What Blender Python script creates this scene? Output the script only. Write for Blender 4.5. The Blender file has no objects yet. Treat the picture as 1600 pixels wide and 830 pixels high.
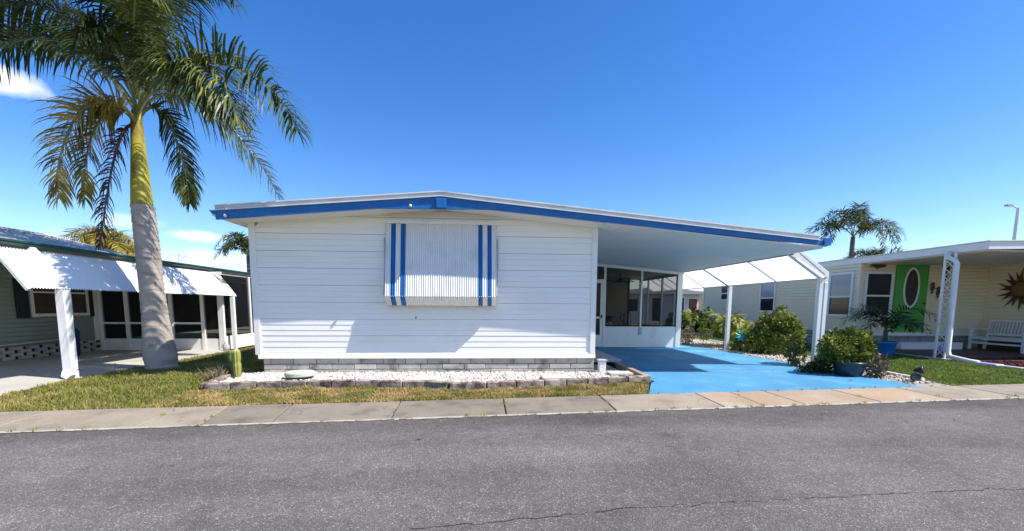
import bpy, bmesh, math, random
import numpy as np
from mathutils import Vector, Matrix

random.seed(7)
RNG = np.random.default_rng(7)
R = math.radians
SC = bpy.context.scene
COL = SC.collection

# ------------------------------------------------------------------ camera
cam_data = bpy.data.cameras.new("camera")
cam = bpy.data.objects.new("camera", cam_data)
COL.objects.link(cam)
SC.camera = cam
cam_data.sensor_width = 36.0
cam_data.lens = 680.0 / 1600.0 * 36.0
cam_data.shift_y = (552.0 - 415.0) / 1600.0
cam_data.clip_end = 3000.0
cam.matrix_world = (Matrix.Translation((4.031, -8.201, 1.31)) @ Matrix.Rotation(R(-3.75), 4, 'Z')
                    @ Matrix.Rotation(R(90 - 6.25), 4, 'X') @ Matrix.Rotation(R(0.345), 4, 'Z'))

# ------------------------------------------------------------------ sun, sky, exposure
SUN_DIR = Vector((0.75, -0.26, 1.0)).normalized()
SUN_EL = math.asin(SUN_DIR.z)
SUN_AZ = math.atan2(SUN_DIR.x, SUN_DIR.y)
sun_data = bpy.data.lights.new("sun", 'SUN')
sun_data.energy = 4.4
sun_data.angle = R(0.5)
sun_data.color = (1.0, 0.945, 0.86)
sun = bpy.data.objects.new("sun", sun_data)
COL.objects.link(sun)
sun.location = (0, 0, 30)
sun.rotation_euler = SUN_DIR.to_track_quat('Z', 'Y').to_euler()

world = bpy.data.worlds.new("World")
SC.world = world
world.use_nodes = True
wn, wl = world.node_tree.nodes, world.node_tree.links
wn.clear()
w_out = wn.new('ShaderNodeOutputWorld')
w_bg = wn.new('ShaderNodeBackground')
w_bg.inputs['Strength'].default_value = 0.12
sky = wn.new('ShaderNodeTexSky')
sky.sky_type = 'NISHITA'
sky.sun_disc = False
sky.sun_elevation = SUN_EL
sky.sun_rotation = SUN_AZ
sky.altitude = 0
sky.air_density = 1.0
sky.dust_density = 0.3
sky.ozone_density = 3.0
hsv = wn.new('ShaderNodeHueSaturation')
hsv.inputs['Hue'].default_value = 0.511
hsv.inputs['Saturation'].default_value = 1.34
hsv.inputs['Value'].default_value = 1.0
wl.new(sky.outputs[0], hsv.inputs['Color'])
tc = wn.new('ShaderNodeTexCoord')
nz = wn.new('ShaderNodeTexNoise')
nz.inputs['Scale'].default_value = 14.0
nz.inputs['Detail'].default_value = 6.0
wl.new(tc.outputs['Generated'], nz.inputs['Vector'])


def wmath(op, a, b=None, clamp=False):
    n = wn.new('ShaderNodeMath')
    n.operation = op
    n.use_clamp = clamp
    for i, v in enumerate((a, b)):
        if v is None:
            continue
        if isinstance(v, (int, float)):
            n.inputs[i].default_value = v
        else:
            wl.new(v, n.inputs[i])
    return n.outputs[0]


# small fair-weather clouds: (direction, horizontal radius, flattening, density)
CLOUDS = [((-0.665, 0.68, 0.303), 0.062, 3.0, 1.0), ((-0.52, 0.846, 0.122), 0.055, 5.5, 0.75),
          ((-0.60, 0.79, 0.137), 0.05, 4.5, 0.45), ((-0.485, 0.87, 0.083), 0.075, 4.5, 0.6),
          ((-0.55, 0.83, 0.075), 0.09, 4.0, 0.28), ((-0.70, 0.71, 0.09), 0.10, 4.0, 0.28),
          ((-0.30, -0.90, 0.25), 0.14, 3.0, 0.7),
          ((0.45, -0.85, 0.28), 0.12, 3.0, 0.7), ((-0.90, -0.20, 0.30), 0.13, 3.0, 0.7)]
mask = None
for d, rad, flat, dens in CLOUDS:
    d = Vector(d).normalized()
    sub = wn.new('ShaderNodeVectorMath')
    sub.operation = 'SUBTRACT'
    wl.new(tc.outputs['Generated'], sub.inputs[0])
    sub.inputs[1].default_value = d
    mul = wn.new('ShaderNodeVectorMath')
    mul.operation = 'MULTIPLY'
    wl.new(sub.outputs[0], mul.inputs[0])
    mul.inputs[1].default_value = (1 / rad, 1 / rad, flat / rad)
    ln = wn.new('ShaderNodeVectorMath')
    ln.operation = 'LENGTH'
    wl.new(mul.outputs[0], ln.inputs[0])
    body = wmath('SUBTRACT', 1.0, ln.outputs['Value'])
    nn = wmath('MULTIPLY', wmath('SUBTRACT', nz.outputs['Fac'], 0.5), 2.6)
    m = wmath('MULTIPLY', wmath('MULTIPLY', wmath('ADD', body, nn, True), 1.5, True), dens)
    gate = wmath('GREATER_THAN', body, -0.6)
    m = wmath('MULTIPLY', m, gate)
    mask = m if mask is None else wmath('MAXIMUM', mask, m)
mixc = wn.new('ShaderNodeMixRGB')
wl.new(mask, mixc.inputs['Fac'])
wl.new(hsv.outputs[0], mixc.inputs['Color1'])
mixc.inputs['Color2'].default_value = (5.6, 5.9, 6.2, 1)
wl.new(mixc.outputs[0], w_bg.inputs['Color'])
wl.new(w_bg.outputs[0], w_out.inputs['Surface'])

SC.view_settings.view_transform = 'Standard'
SC.view_settings.look = 'None'
SC.view_settings.exposure = 0.84
SC.view_settings.gamma = 1.0
SC.view_settings.use_curve_mapping = False
SC.cycles.max_bounces = 8
SC.cycles.transparent_max_bounces = 24


# ------------------------------------------------------------------ helpers
class MB:
    """Collects shapes in world coordinates; build() links them as ONE mesh object."""

    def __init__(self):
        self.v, self.f = [], []

    def quad(self, *pts):
        b = len(self.v)
        self.v += [tuple(p) for p in pts]
        self.f.append(tuple(range(b, b + len(pts))))
        return self

    def box(self, x0, x1, y0, y1, z0, z1):
        b = len(self.v)
        self.v += [(x0, y0, z0), (x1, y0, z0), (x1, y1, z0), (x0, y1, z0), (x0, y0, z1), (x1, y0, z1), (x1, y1, z1), (x0, y1, z1)]
        self.f += [tuple(b + i for i in q) for q in ((0, 3, 2, 1), (4, 5, 6, 7), (0, 1, 5, 4), (1, 2, 6, 5), (2, 3, 7, 6), (3, 0, 4, 7))]
        return self

    def prism(self, poly, vec):
        """poly: list of 3D points, extruded by vec"""
        n, b = len(poly), len(self.v)
        vec = Vector(vec)
        self.v += [tuple(Vector(p)) for p in poly] + [tuple(Vector(p) + vec) for p in poly]
        self.f.append(tuple(b + i for i in reversed(range(n))))
        self.f.append(tuple(b + n + i for i in range(n)))
        for i in range(n):
            j = (i + 1) % n
            self.f.append((b + i, b + j, b + n + j, b + n + i))
        return self

    def bar(self, p, q, w, h=None, up=(0, 0, 1)):
        """rectangular bar from p to q"""
        h = h or w
        p, q = Vector(p), Vector(q)
        t = (q - p).normalized()
        u = Vector(up)
        if abs(t.dot(u)) > 0.98:
            u = Vector((0, 1, 0))
        s = t.cross(u).normalized() * w / 2
        u = s.cross(t).normalized() * h / 2
        b = len(self.v)
        for c in (p, q):
            self.v += [tuple(c - s - u), tuple(c + s - u), tuple(c + s + u), tuple(c - s + u)]
        self.f += [tuple(b + i for i in k) for k in ((3, 2, 1, 0), (4, 5, 6, 7), (0, 1, 5, 4), (1, 2, 6, 5), (2, 3, 7, 6), (3, 0, 4, 7))]
        return self

    def tube(self, pts, rad, n=8, cap=True):
        pts = [Vector(p) for p in pts]
        rad = rad if isinstance(rad, (list, tuple)) else [rad] * len(pts)
        rings = []
        s = None
        for i, p in enumerate(pts):
            t = (pts[min(i + 1, len(pts) - 1)] - pts[max(i - 1, 0)]).normalized()
            if s is None:
                s = t.cross(Vector((0, 0, 1)))
                if s.length < 0.05:
                    s = Vector((1, 0, 0))
            s = (s - t * s.dot(t)).normalized()
            u = t.cross(s)
            b = len(self.v)
            for k in range(n):
                a = 2 * math.pi * k / n
                self.v.append(tuple(p + (s * math.cos(a) + u * math.sin(a)) * rad[i]))
            rings.append(b)
        for a, b in zip(rings, rings[1:]):
            for k in range(n):
                k2 = (k + 1) % n
                self.f.append((a + k, a + k2, b + k2, b + k))
        if cap:
            self.f.append(tuple(rings[0] + k for k in reversed(range(n))))
            self.f.append(tuple(rings[-1] + k for k in range(n)))
        return self

    def lathe(self, c, prof, n=20, ax=(0, 0, 1)):
        """prof: (radius, height) pairs about a vertical axis at c"""
        q = Vector((0, 0, 1)).rotation_difference(Vector(ax))
        rings = []
        c = Vector(c)
        for r, z in prof:
            b = len(self.v)
            for k in range(n):
                a = 2 * math.pi * k / n
                self.v.append(tuple(c + q @ Vector((r * math.cos(a), r * math.sin(a), z))))
            rings.append(b)
        for a, b in zip(rings, rings[1:]):
            for k in range(n):
                k2 = (k + 1) % n
                self.f.append((a + k, a + k2, b + k2, b + k))
        self.f.append(tuple(rings[0] + k for k in reversed(range(n))))
        self.f.append(tuple(rings[-1] + k for k in range(n)))
        return self

    def build(self, name, mat, parent=None, smooth=False, bevel=0.0, org=None):
        pw = wloc(parent) if parent else Vector((0, 0, 0))
        off = Vector(org) if org is not None else pw
        me = bpy.data.meshes.new(name)
        me.from_pydata([(v[0] - off.x, v[1] - off.y, v[2] - off.z) for v in self.v], [], self.f)
        if bevel > 0:
            bm = bmesh.new()
            bm.from_mesh(me)
            bmesh.ops.remove_doubles(bm, verts=bm.verts, dist=1e-5)
            es = [e for e in bm.edges if len(e.link_faces) == 2 and e.calc_face_angle(0) > 0.5]
            bmesh.ops.bevel(bm, geom=es, offset=bevel, segments=1, profile=0.5, affect='EDGES', clamp_overlap=True)
            bm.to_mesh(me)
            bm.free()
        if smooth:
            me.shade_smooth()
        me.materials.append(mat)
        o = bpy.data.objects.new(name, me)
        COL.objects.link(o)
        if parent:
            o.parent = parent
        o.location = off - pw
        return o


def wloc(o):
    p = Vector((0, 0, 0))
    while o:
        p += o.location
        o = o.parent
    return p


def copy_piece(src, loc, parent=None):
    """another object that shares src's mesh (world position loc)"""
    o = src.copy()
    COL.objects.link(o)
    p = parent or src.parent
    o.parent = p
    o.location = Vector(loc) - (wloc(p) if p else Vector((0, 0, 0)))
    return o


def tag(o, label=None, cat=None, group=None, kind=None):
    if label:
        o['label'] = label
    if cat:
        o['category'] = cat
    if group:
        o['group'] = group
    if kind:
        o['kind'] = kind
    return o


def thing(name, label, cat, loc, group=None):
    o = bpy.data.objects.new(name, None)
    COL.objects.link(o)
    o.location = loc
    o.empty_display_size = 0.1
    return tag(o, label, cat, group)


def np_mesh(name, verts, faces_flat, nper, mat, parent=None, smooth=False, org=None):
    """fast mesh from arrays; all faces have nper corners"""
    pw = wloc(parent) if parent else Vector((0, 0, 0))
    off = Vector(org) if org is not None else pw
    me = bpy.data.meshes.new(name)
    v = np.asarray(verts, np.float32) - np.array(off, np.float32)
    f = np.asarray(faces_flat, np.int32).ravel()
    nf = len(f) // nper
    me.vertices.add(len(v))
    me.vertices.foreach_set("co", v.ravel())
    me.loops.add(len(f))
    me.loops.foreach_set("vertex_index", f)
    me.polygons.add(nf)
    me.polygons.foreach_set("loop_start", np.arange(nf, dtype=np.int32) * nper)
    me.update(calc_edges=True)
    me.validate()
    if smooth:
        me.shade_smooth()
    me.materials.append(mat)
    o = bpy.data.objects.new(name, me)
    COL.objects.link(o)
    if parent:
        o.parent = parent
    o.location = off - pw
    return o


# ------------------------------------------------------------------ materials
def mat(name, col, rough=0.6, var=0.12, scale=3.0, fine=0.06, fscale=60.0, bump=0.0, bscale=80.0, spec=0.5, metal=0.0,
        col2=None, c2scale=1.5, c2lo=0.5, c2hi=0.7, isl=0.0, obj=0.0, transl=0.0, stretch=(1, 1, 1), coat=0.0):
    """Principled surface with broad and fine colour variation, a second stain colour, relief, per-piece shift"""
    m = bpy.data.materials.new(name)
    m.use_nodes = True
    nt = m.node_tree
    N, L = nt.nodes, nt.links
    bs = N['Principled BSDF']
    bs.inputs['Roughness'].default_value = rough
    bs.inputs['Specular IOR Level'].default_value = spec
    bs.inputs['Metallic'].default_value = metal
    bs.inputs['Coat Weight'].default_value = coat
    geo = N.new('ShaderNodeNewGeometry')
    mp = N.new('ShaderNodeMapping')
    mp.inputs['Scale'].default_value = stretch
    L.new(geo.outputs['Position'], mp.inputs['Vector'])

    def noise(s, det=4.0):
        n = N.new('ShaderNodeTexNoise')
        n.inputs['Scale'].default_value = s
        n.inputs['Detail'].default_value = det
        L.new(mp.outputs[0], n.inputs['Vector'])
        return n.outputs['Fac']

    def mth(op, a, b):
        n = N.new('ShaderNodeMath')
        n.operation = op
        for i, x in enumerate((a, b)):
            if isinstance(x, (int, float)):
                n.inputs[i].default_value = x
            else:
                L.new(x, n.inputs[i])
        return n.outputs[0]

    val = mth('ADD', 1.0, mth('MULTIPLY', mth('SUBTRACT', noise(scale), 0.5), var * 2.5))
    if fine:
        val = mth('ADD', val, mth('MULTIPLY', mth('SUBTRACT', noise(fscale, 2.0), 0.5), fine * 2.5))
    if isl:
        val = mth('ADD', val, mth('MULTIPLY', mth('SUBTRACT', geo.outputs['Random Per Island'], 0.5), isl * 2))
    if obj:
        oi = N.new('ShaderNodeObjectInfo')
        val = mth('ADD', val, mth('MULTIPLY', mth('SUBTRACT', oi.outputs['Random'], 0.5), obj * 2))
    base = N.new('ShaderNodeRGB')
    base.outputs[0].default_value = (*col, 1)
    c = base.outputs[0]
    if col2:
        mr = N.new('ShaderNodeMapRange')
        mr.inputs['From Min'].default_value = c2lo
        mr.inputs['From Max'].default_value = c2hi
        L.new(noise(c2scale, 6.0), mr.inputs['Value'])
        mx = N.new('ShaderNodeMixRGB')
        L.new(mr.outputs[0], mx.inputs['Fac'])
        L.new(c, mx.inputs['Color1'])
        mx.inputs['Color2'].default_value = (*col2, 1)
        c = mx.outputs[0]
    mul = N.new('ShaderNodeMixRGB')
    mul.blend_type = 'MULTIPLY'
    mul.inputs['Fac'].default_value = 1.0
    L.new(c, mul.inputs['Color1'])
    L.new(val, mul.inputs['Color2'])
    L.new(mul.outputs[0], bs.inputs['Base Color'])
    if bump:
        bp = N.new('ShaderNodeBump')
        bp.inputs['Strength'].default_value = min(1.0, bump)
        bp.inputs['Distance'].default_value = 0.01
        L.new(noise(bscale, 3.0), bp.inputs['Height'])
        L.new(bp.outputs[0], bs.inputs['Normal'])
    if transl:
        tr = N.new('ShaderNodeBsdfTranslucent')
        L.new(mul.outputs[0], tr.inputs['Color'])
        mxs = N.new('ShaderNodeMixShader')
        mxs.inputs['Fac'].default_value = transl
        L.new(bs.outputs[0], mxs.inputs[1])
        L.new(tr.outputs[0], mxs.inputs[2])
        L.new(mxs.outputs[0], N['Material Output'].inputs['Surface'])
    return m


def screen_mat(name, col, clear):
    m = bpy.data.materials.new(name)
    m.use_nodes = True
    N, L = m.node_tree.nodes, m.node_tree.links
    bs = N['Principled BSDF']
    bs.inputs['Base Color'].default_value = (*col, 1)
    bs.inputs['Roughness'].default_value = 0.6
    bs.inputs['Specular IOR Level'].default_value = 0.2
    tr = N.new('ShaderNodeBsdfTransparent')
    mx = N.new('ShaderNodeMixShader')
    mx.inputs['Fac'].default_value = clear
    L.new(bs.outputs[0], mx.inputs[1])
    L.new(tr.outputs[0], mx.inputs[2])
    L.new(mx.outputs[0], N['Material Output'].inputs['Surface'])
    return m


def asphalt_mat():
    m = bpy.data.materials.new('asphalt')
    m.use_nodes = True
    N, L = m.node_tree.nodes, m.node_tree.links
    bs = N['Principled BSDF']
    bs.inputs['Roughness'].default_value = 0.9
    bs.inputs['Specular IOR Level'].default_value = 0.15
    geo = N.new('ShaderNodeNewGeometry')

    def tex(kind, s, **k):
        n = N.new(kind)
        n.inputs['Scale'].default_value = s
        for a, b in k.items():
            n.inputs[a].default_value = b
        L.new(geo.outputs['Position'], n.inputs['Vector'])
        return n
    vo = tex('ShaderNodeTexVoronoi', 165.0)
    vo2 = tex('ShaderNodeTexVoronoi', 120.0)
    big = tex('ShaderNodeTexNoise', 0.8, Detail=6.0)
    mid = tex('ShaderNodeTexNoise', 9.0, Detail=5.0)
    r = N.new('ShaderNodeValToRGB')
    e = r.color_ramp.elements
    e[0].position, e[0].color = 0.0, (0.088, 0.083, 0.078, 1)
    e[1].position, e[1].color = 1.0, (0.28, 0.262, 0.24, 1)
    for p, c in ((0.45, 0.124), (0.72, 0.145), (0.88, 0.172)):
        x = e.new(p)
        x.color = (c * 1.02, c * 0.94, c * 0.85, 1)
    sp = N.new('ShaderNodeSeparateColor')
    L.new(vo.outputs['Color'], sp.inputs[0])
    L.new(sp.outputs[0], r.inputs['Fac'])
    sp2 = N.new('ShaderNodeSeparateColor')
    L.new(vo2.outputs['Color'], sp2.inputs[0])
    st = N.new('ShaderNodeMapRange')
    st.inputs['From Min'].default_value, st.inputs['From Max'].default_value = 0.955, 0.985
    L.new(sp2.outputs[1], st.inputs['Value'])
    mx = N.new('ShaderNodeMixRGB')
    L.new(st.outputs[0], mx.inputs['Fac'])
    L.new(r.outputs[0], mx.inputs['Color1'])
    mx.inputs['Color2'].default_value = (0.34, 0.32, 0.295, 1)

    def band(sock, lo, hi, a, b):
        q = N.new('ShaderNodeMapRange')
        q.inputs['From Min'].default_value, q.inputs['From Max'].default_value = lo, hi
        q.inputs['To Min'].default_value, q.inputs['To Max'].default_value = a, b
        L.new(sock, q.inputs['Value'])
        return q.outputs[0]

    def mul(c, f):
        q = N.new('ShaderNodeMixRGB')
        q.blend_type = 'MULTIPLY'
        q.inputs['Fac'].default_value = 1
        L.new(c, q.inputs['Color1'])
        L.new(f, q.inputs['Color2'])
        return q.outputs[0]
    c = mul(mx.outputs[0], band(big.outputs['Fac'], 0.3, 0.7, 0.80, 1.14))
    c = mul(c, band(mid.outputs['Fac'], 0.3, 0.7, 0.88, 1.1))
    # a darker, tighter resurfaced strip runs along the gutter
    dt = N.new('ShaderNodeVectorMath')
    dt.operation = 'DOT_PRODUCT'
    L.new(geo.outputs['Position'], dt.inputs[0])
    dt.inputs[1].default_value = (-math.sin(R(5.2)), math.cos(R(5.2)), 0)
    wob = N.new('ShaderNodeMath')
    wob.operation = 'ADD'
    L.new(dt.outputs['Value'], wob.inputs[0])
    L.new(band(tex('ShaderNodeTexNoise', 1.4, Detail=4.0).outputs['Fac'], 0.3, 0.7, -0.16, 0.16), wob.inputs[1])
    # wheel-polished lanes and old oil spots, stretched along the road
    mpr = N.new('ShaderNodeMapping')
    mpr.inputs['Rotation'].default_value = (0, 0, -R(5.2))
    mpr.inputs['Scale'].default_value = (0.16, 1.5, 1)
    L.new(geo.outputs['Position'], mpr.inputs['Vector'])
    lane = N.new('ShaderNodeTexNoise')
    lane.inputs['Scale'].default_value = 1.0
    lane.inputs['Detail'].default_value = 3.0
    L.new(mpr.outputs[0], lane.inputs['Vector'])
    c = mul(c, band(lane.outputs['Fac'], 0.32, 0.68, 0.82, 1.12))
    oil = tex('ShaderNodeTexNoise', 1.9, Detail=3.0)
    c = mul(c, band(oil.outputs['Fac'], 0.64, 0.76, 1.0, 0.72))
    c = mul(c, band(wob.outputs[0], -4.05, -3.72, 1.0, 0.74))
    L.new(c, bs.inputs['Base Color'])
    bp = N.new('ShaderNodeBump')
    bp.inputs['Strength'].default_value = 0.5
    bp.inputs['Distance'].default_value = 0.006
    L.new(vo.outputs['Distance'], bp.inputs['Height'])
    L.new(bp.outputs[0], bs.inputs['Normal'])
    return m


M = {}
M['asphalt'] = asphalt_mat()
M['crack'] = mat('asphalt_crack', (0.025, 0.024, 0.023), 0.9)
M['sidewalk'] = mat('concrete', (0.22, 0.187, 0.143), 0.85, 0.24, 1.1, 0.26, 60, 0.3, 90, 0.3, col2=(0.14, 0.122, 0.098), c2scale=3.2, obj=0.07)
M['sidewalk_rust'] = mat('rusty_concrete', (0.34, 0.25, 0.165), 0.85, 0.2, 1.1, 0.24, 60, 0.3, 90, 0.3, col2=(0.37, 0.31, 0.24), c2scale=1.6, obj=0.05)
M['sidewalk_pale'] = mat('pale_concrete', (0.285, 0.24, 0.18), 0.85, 0.24, 1.1, 0.26, 60, 0.3, 90, 0.3, col2=(0.21, 0.18, 0.14), c2scale=3.0, obj=0.08)
M['lip'] = mat('gutter_lip_concrete', (0.36, 0.325, 0.27), 0.9, 0.25, 6, 0.2, 50)
M['slab_left'] = mat('driveway_concrete', (0.43, 0.41, 0.36), 0.85, 0.12, 0.9, 0.08, 50, 0.2, 80, 0.3, col2=(0.36, 0.34, 0.30), c2scale=1.1)
M['blue_slab'] = mat('blue_painted_concrete', (0.066, 0.240, 0.415), 0.7, 0.24, 0.8, 0.2, 40, 0.25, 60, 0.2, col2=(0.115, 0.30, 0.45), c2scale=1.9, c2lo=0.50, c2hi=0.70)
M['soil'] = mat('lawn_soil', (0.16, 0.125, 0.06), 0.95, 0.25, 2.0, 0.2, 40, 0.4, 60, 0.2, col2=(0.095, 0.115, 0.03), c2scale=1.7, c2lo=0.42, c2hi=0.6)
M['ground'] = mat('far_ground', (0.15, 0.15, 0.07), 0.95, 0.25, 0.3, 0.1, 6, col2=(0.22, 0.19, 0.12), c2scale=0.15)
M['mulch'] = mat('red_mulch', (0.065, 0.022, 0.02), 0.95, 0.3, 4, 0.3, 50, 0.8, 60, 0.2)
M['grass'] = mat('grass_blade', (0.23, 0.235, 0.055), 0.6, 0.3, 1.6, 0.15, 25, 0, 1, 0.25, col2=(0.42, 0.34, 0.11), c2scale=1.3, c2lo=0.50, c2hi=0.64, isl=0.28, transl=0.3)
M['grass_dry'] = mat('grass_blade_dry', (0.28, 0.25, 0.07), 0.6, 0.3, 2.2, 0.15, 25, 0, 1, 0.25, col2=(0.50, 0.37, 0.15), c2scale=2.0, c2lo=0.42, c2hi=0.58, isl=0.28, transl=0.3)
M['grass_green'] = mat('grass_blade_green', (0.16, 0.23, 0.04), 0.6, 0.3, 1.6, 0.15, 25, 0, 1, 0.25, col2=(0.30, 0.27, 0.08), c2scale=1.3, c2lo=0.55, c2hi=0.7, isl=0.28, transl=0.3)
M['pebble'] = mat('white_pebble', (0.56, 0.53, 0.48), 0.85, 0.12, 3, 0.05, 90, isl=0.3)
M['pebble_bed'] = mat('pebble_bed', (0.30, 0.27, 0.23), 0.9, 0.2, 20, 0.3, 60, 0.7, 50)
M['shell'] = mat('shell_gravel', (0.52, 0.46, 0.38), 0.8, 0.1, 6, 0.1, 80, isl=0.22)
M['siding'] = mat('white_siding', (0.865, 0.84, 0.795), 0.45, 0.025, 1.2, 0.015, 40, 0.10, 2.2, 0.35, col2=(0.825, 0.80, 0.75), c2scale=1.8, stretch=(0.6, 1, 2.2))
M['white'] = mat('white_painted_metal', (0.79, 0.775, 0.745), 0.4, 0.03, 2.5, 0.015, 50, 0.03, 30, 0.45, col2=(0.66, 0.655, 0.63), c2scale=2.5, c2lo=0.56, c2hi=0.76)
M['ceiling'] = mat('carport_soffit', (0.74, 0.725, 0.69), 0.5, 0.03, 1.0, 0.01, 40, 0.0, 30, 0.35)
M['roof_white'] = mat('white_roof_metal', (0.72, 0.72, 0.71), 0.5, 0.05, 1.4, 0.03, 30, 0.05, 25, 0.4, col2=(0.5, 0.49, 0.46), c2scale=2.2, c2lo=0.55, c2hi=0.72)
M['roof_edge'] = mat('shaded_roof_edge_metal', (0.56, 0.57, 0.58), 0.5, 0.08, 2.5, 0.05, 30, 0.05, 25, 0.4, col2=(0.46, 0.46, 0.45), c2scale=3.2)  # white edging coloured grey, the shade on its front face painted in
M['blue'] = mat('blue_paint', (0.010, 0.13, 0.385), 0.45, 0.07, 2.5, 0.04, 35, 0.06, 25, 0.4, col2=(0.020, 0.165, 0.42), c2scale=4.0)
M['brick'] = mat('split_block', (0.49, 0.44, 0.385), 0.9, 0.22, 5, 0.18, 45, 0.6, 55, 0.25, col2=(0.17, 0.14, 0.12), c2scale=3.6, c2lo=0.53, c2hi=0.72, obj=0.17)
M['mortar'] = mat('mortar', (0.075, 0.068, 0.062), 0.95, 0.2, 4, 0.1, 40)
M['border'] = mat('weathered_border_block', (0.34, 0.275, 0.225), 0.92, 0.3, 5, 0.25, 30, 0.9, 32, 0.2, col2=(0.085, 0.06, 0.05), c2scale=6.5, c2lo=0.42, c2hi=0.62, obj=0.2)
M['timber'] = mat('border_timber', (0.33, 0.24, 0.16), 0.9, 0.2, 5, 0.15, 40, 0.4, 40)
M['paver'] = mat('pale_paver', (0.52, 0.50, 0.455), 0.85, 0.06, 4, 0.06, 60, 0.2, 60)
M['step_grey'] = mat('grey_step_concrete', (0.40, 0.40, 0.41), 0.85, 0.1, 3, 0.1, 50, 0.2, 60)
M['screen'] = screen_mat('insect_screen', (0.010, 0.010, 0.011), 0.36)
M['screen_thin'] = screen_mat('insect_screen_thin', (0.015, 0.015, 0.016), 0.6)
M['glass_dark'] = mat('window_glass', (0.014, 0.017, 0.022), 0.08, 0.25, 1.2, 0, 1, spec=0.35)
M['glass_blind'] = mat('window_glass_blind', (0.23, 0.27, 0.34), 0.12, 0.1, 2, 0.0, 1, spec=0.6)
M['interior'] = mat('interior_wall', (0.42, 0.36, 0.29), 0.7, 0.05, 1)
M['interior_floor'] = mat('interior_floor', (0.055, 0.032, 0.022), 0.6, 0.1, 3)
M['dark'] = mat('black_plastic', (0.015, 0.015, 0.017), 0.45, 0.1, 6)
M['navy'] = mat('navy_fabric', (0.018, 0.025, 0.10), 0.7, 0.1, 6)
M['green_siding'] = mat('sage_siding', (0.26, 0.32, 0.275), 0.6, 0.06, 1.5, 0.03, 40, 0.05, 30)
M['green_dark'] = mat('dark_green_trim', (0.012, 0.028, 0.024), 0.5, 0.1, 4)
M['green_gutter'] = mat('green_gutter', (0.018, 0.07, 0.055), 0.42, 0.1, 4)
M['roof_grey'] = mat('grey_green_roof', (0.56, 0.55, 0.51), 0.95, 0.1, 2, 0.05, 30, spec=0.1)
M['block_tan'] = mat('screen_block', (0.50, 0.47, 0.42), 0.9, 0.1, 5, 0.1, 50, 0.3, 50, obj=0.08)
M['hollow'] = mat('hollow_shade', (0.02, 0.02, 0.02), 0.95)  # black stands for the shade between the skirt blocks
M['rope'] = mat('white_rope', (0.6, 0.6, 0.6), 0.8)
M['beige_siding'] = mat('cream_siding', (0.83, 0.715, 0.50), 0.6, 0.03, 1.5, 0.02, 40, 0.04, 30)
M['skirt_stone'] = mat('grey_skirt_stone', (0.33, 0.32, 0.30), 0.9, 0.18, 4, 0.12, 40, 0.5, 45, col2=(0.22, 0.21, 0.20), c2scale=3, obj=0.1)
M['curtain_glass'] = mat('brown_curtain_glass', (0.075, 0.055, 0.042), 0.2, 0.35, 9, 0, 1, spec=0.35, stretch=(1, 1, 0.05))
M['door_green'] = mat('lime_green_door', (0.075, 0.36, 0.05), 0.45, 0.05, 3)
M['door_glass'] = mat('bevelled_door_glass', (0.035, 0.032, 0.03), 0.15, 0.6, 14, 0.5, 40)
M['porch_floor'] = mat('maroon_porch_floor', (0.075, 0.026, 0.026), 0.5, 0.12, 2)
M['bronze'] = mat('bronze_ornament', (0.12, 0.062, 0.03), 0.5, 0.3, 12, 0.2, 60, metal=0.3)
M['gold'] = mat('gold_ornament', (0.20, 0.11, 0.035), 0.45, 0.3, 12, metal=0.4)
M['pot_blue'] = mat('blue_plastic_pot', (0.012, 0.20, 0.56), 0.35, 0.06, 5)
M['pot_dark'] = mat('dark_ceramic_pot', (0.022, 0.035, 0.05), 0.3, 0.2, 8)
M['lavender'] = mat('lavender_plastic', (0.36, 0.38, 0.72), 0.5, 0.08, 8)
M['teal'] = mat('teal_metal', (0.02, 0.36, 0.33), 0.4, 0.1, 8)
M['panel_clear'] = mat('translucent_white_panel', (0.86, 0.86, 0.84), 0.4, 0.02, 2, 0, 1, transl=0.75)
M['awning_white'] = mat('white_awning', (0.80, 0.80, 0.80), 0.4, 0.02, 2)
M['grey_bar'] = mat('grey_aluminium', (0.38, 0.40, 0.42), 0.4, 0.05, 4, metal=0.2)
M['frond'] = mat('palm_leaflet', (0.036, 0.060, 0.012), 0.42, 0.2, 2.0, 0.1, 20, spec=0.22, isl=0.4, transl=0.18, col2=(0.095, 0.115, 0.028), c2scale=2.6, c2lo=0.48, c2hi=0.68)
M['frond_gold'] = mat('golden_palm_leaflet', (0.22, 0.19, 0.04), 0.42, 0.2, 2.0, 0.1, 20, spec=0.25, isl=0.45, transl=0.42, col2=(0.6, 0.42, 0.09), c2scale=2.2, c2lo=0.46, c2hi=0.64)
M['frond_lit'] = mat('sunlit_palm_leaflet', (0.058, 0.085, 0.018), 0.4, 0.2, 2.0, 0.1, 20, spec=0.28, isl=0.45, transl=0.22, col2=(0.20, 0.205, 0.055), c2scale=3.0, c2lo=0.46, c2hi=0.64)  # sunlit copy of the palm leaflet, sunlight painted in as a brighter colour
M['frond_dead'] = mat('dead_palm_leaflet', (0.105, 0.062, 0.058), 0.8, 0.3, 4, isl=0.35, transl=0.15)
M['frond_far'] = mat('far_palm_leaflet', (0.05, 0.075, 0.026), 0.5, 0.2, 1.5, spec=0.2, isl=0.4, transl=0.2, col2=(0.14, 0.13, 0.06), c2scale=0.9, c2lo=0.52, c2hi=0.7)
M['rachis'] = mat('frond_rib', (0.20, 0.20, 0.06), 0.5, 0.15, 4)
M['trunk'] = mat('palm_trunk', (0.40, 0.35, 0.30), 0.9, 0.16, 3.2, 0.16, 40, 0.6, 40, 0.2, col2=(0.28, 0.245, 0.215), c2scale=2.2, stretch=(1, 1, 3.5))
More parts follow.
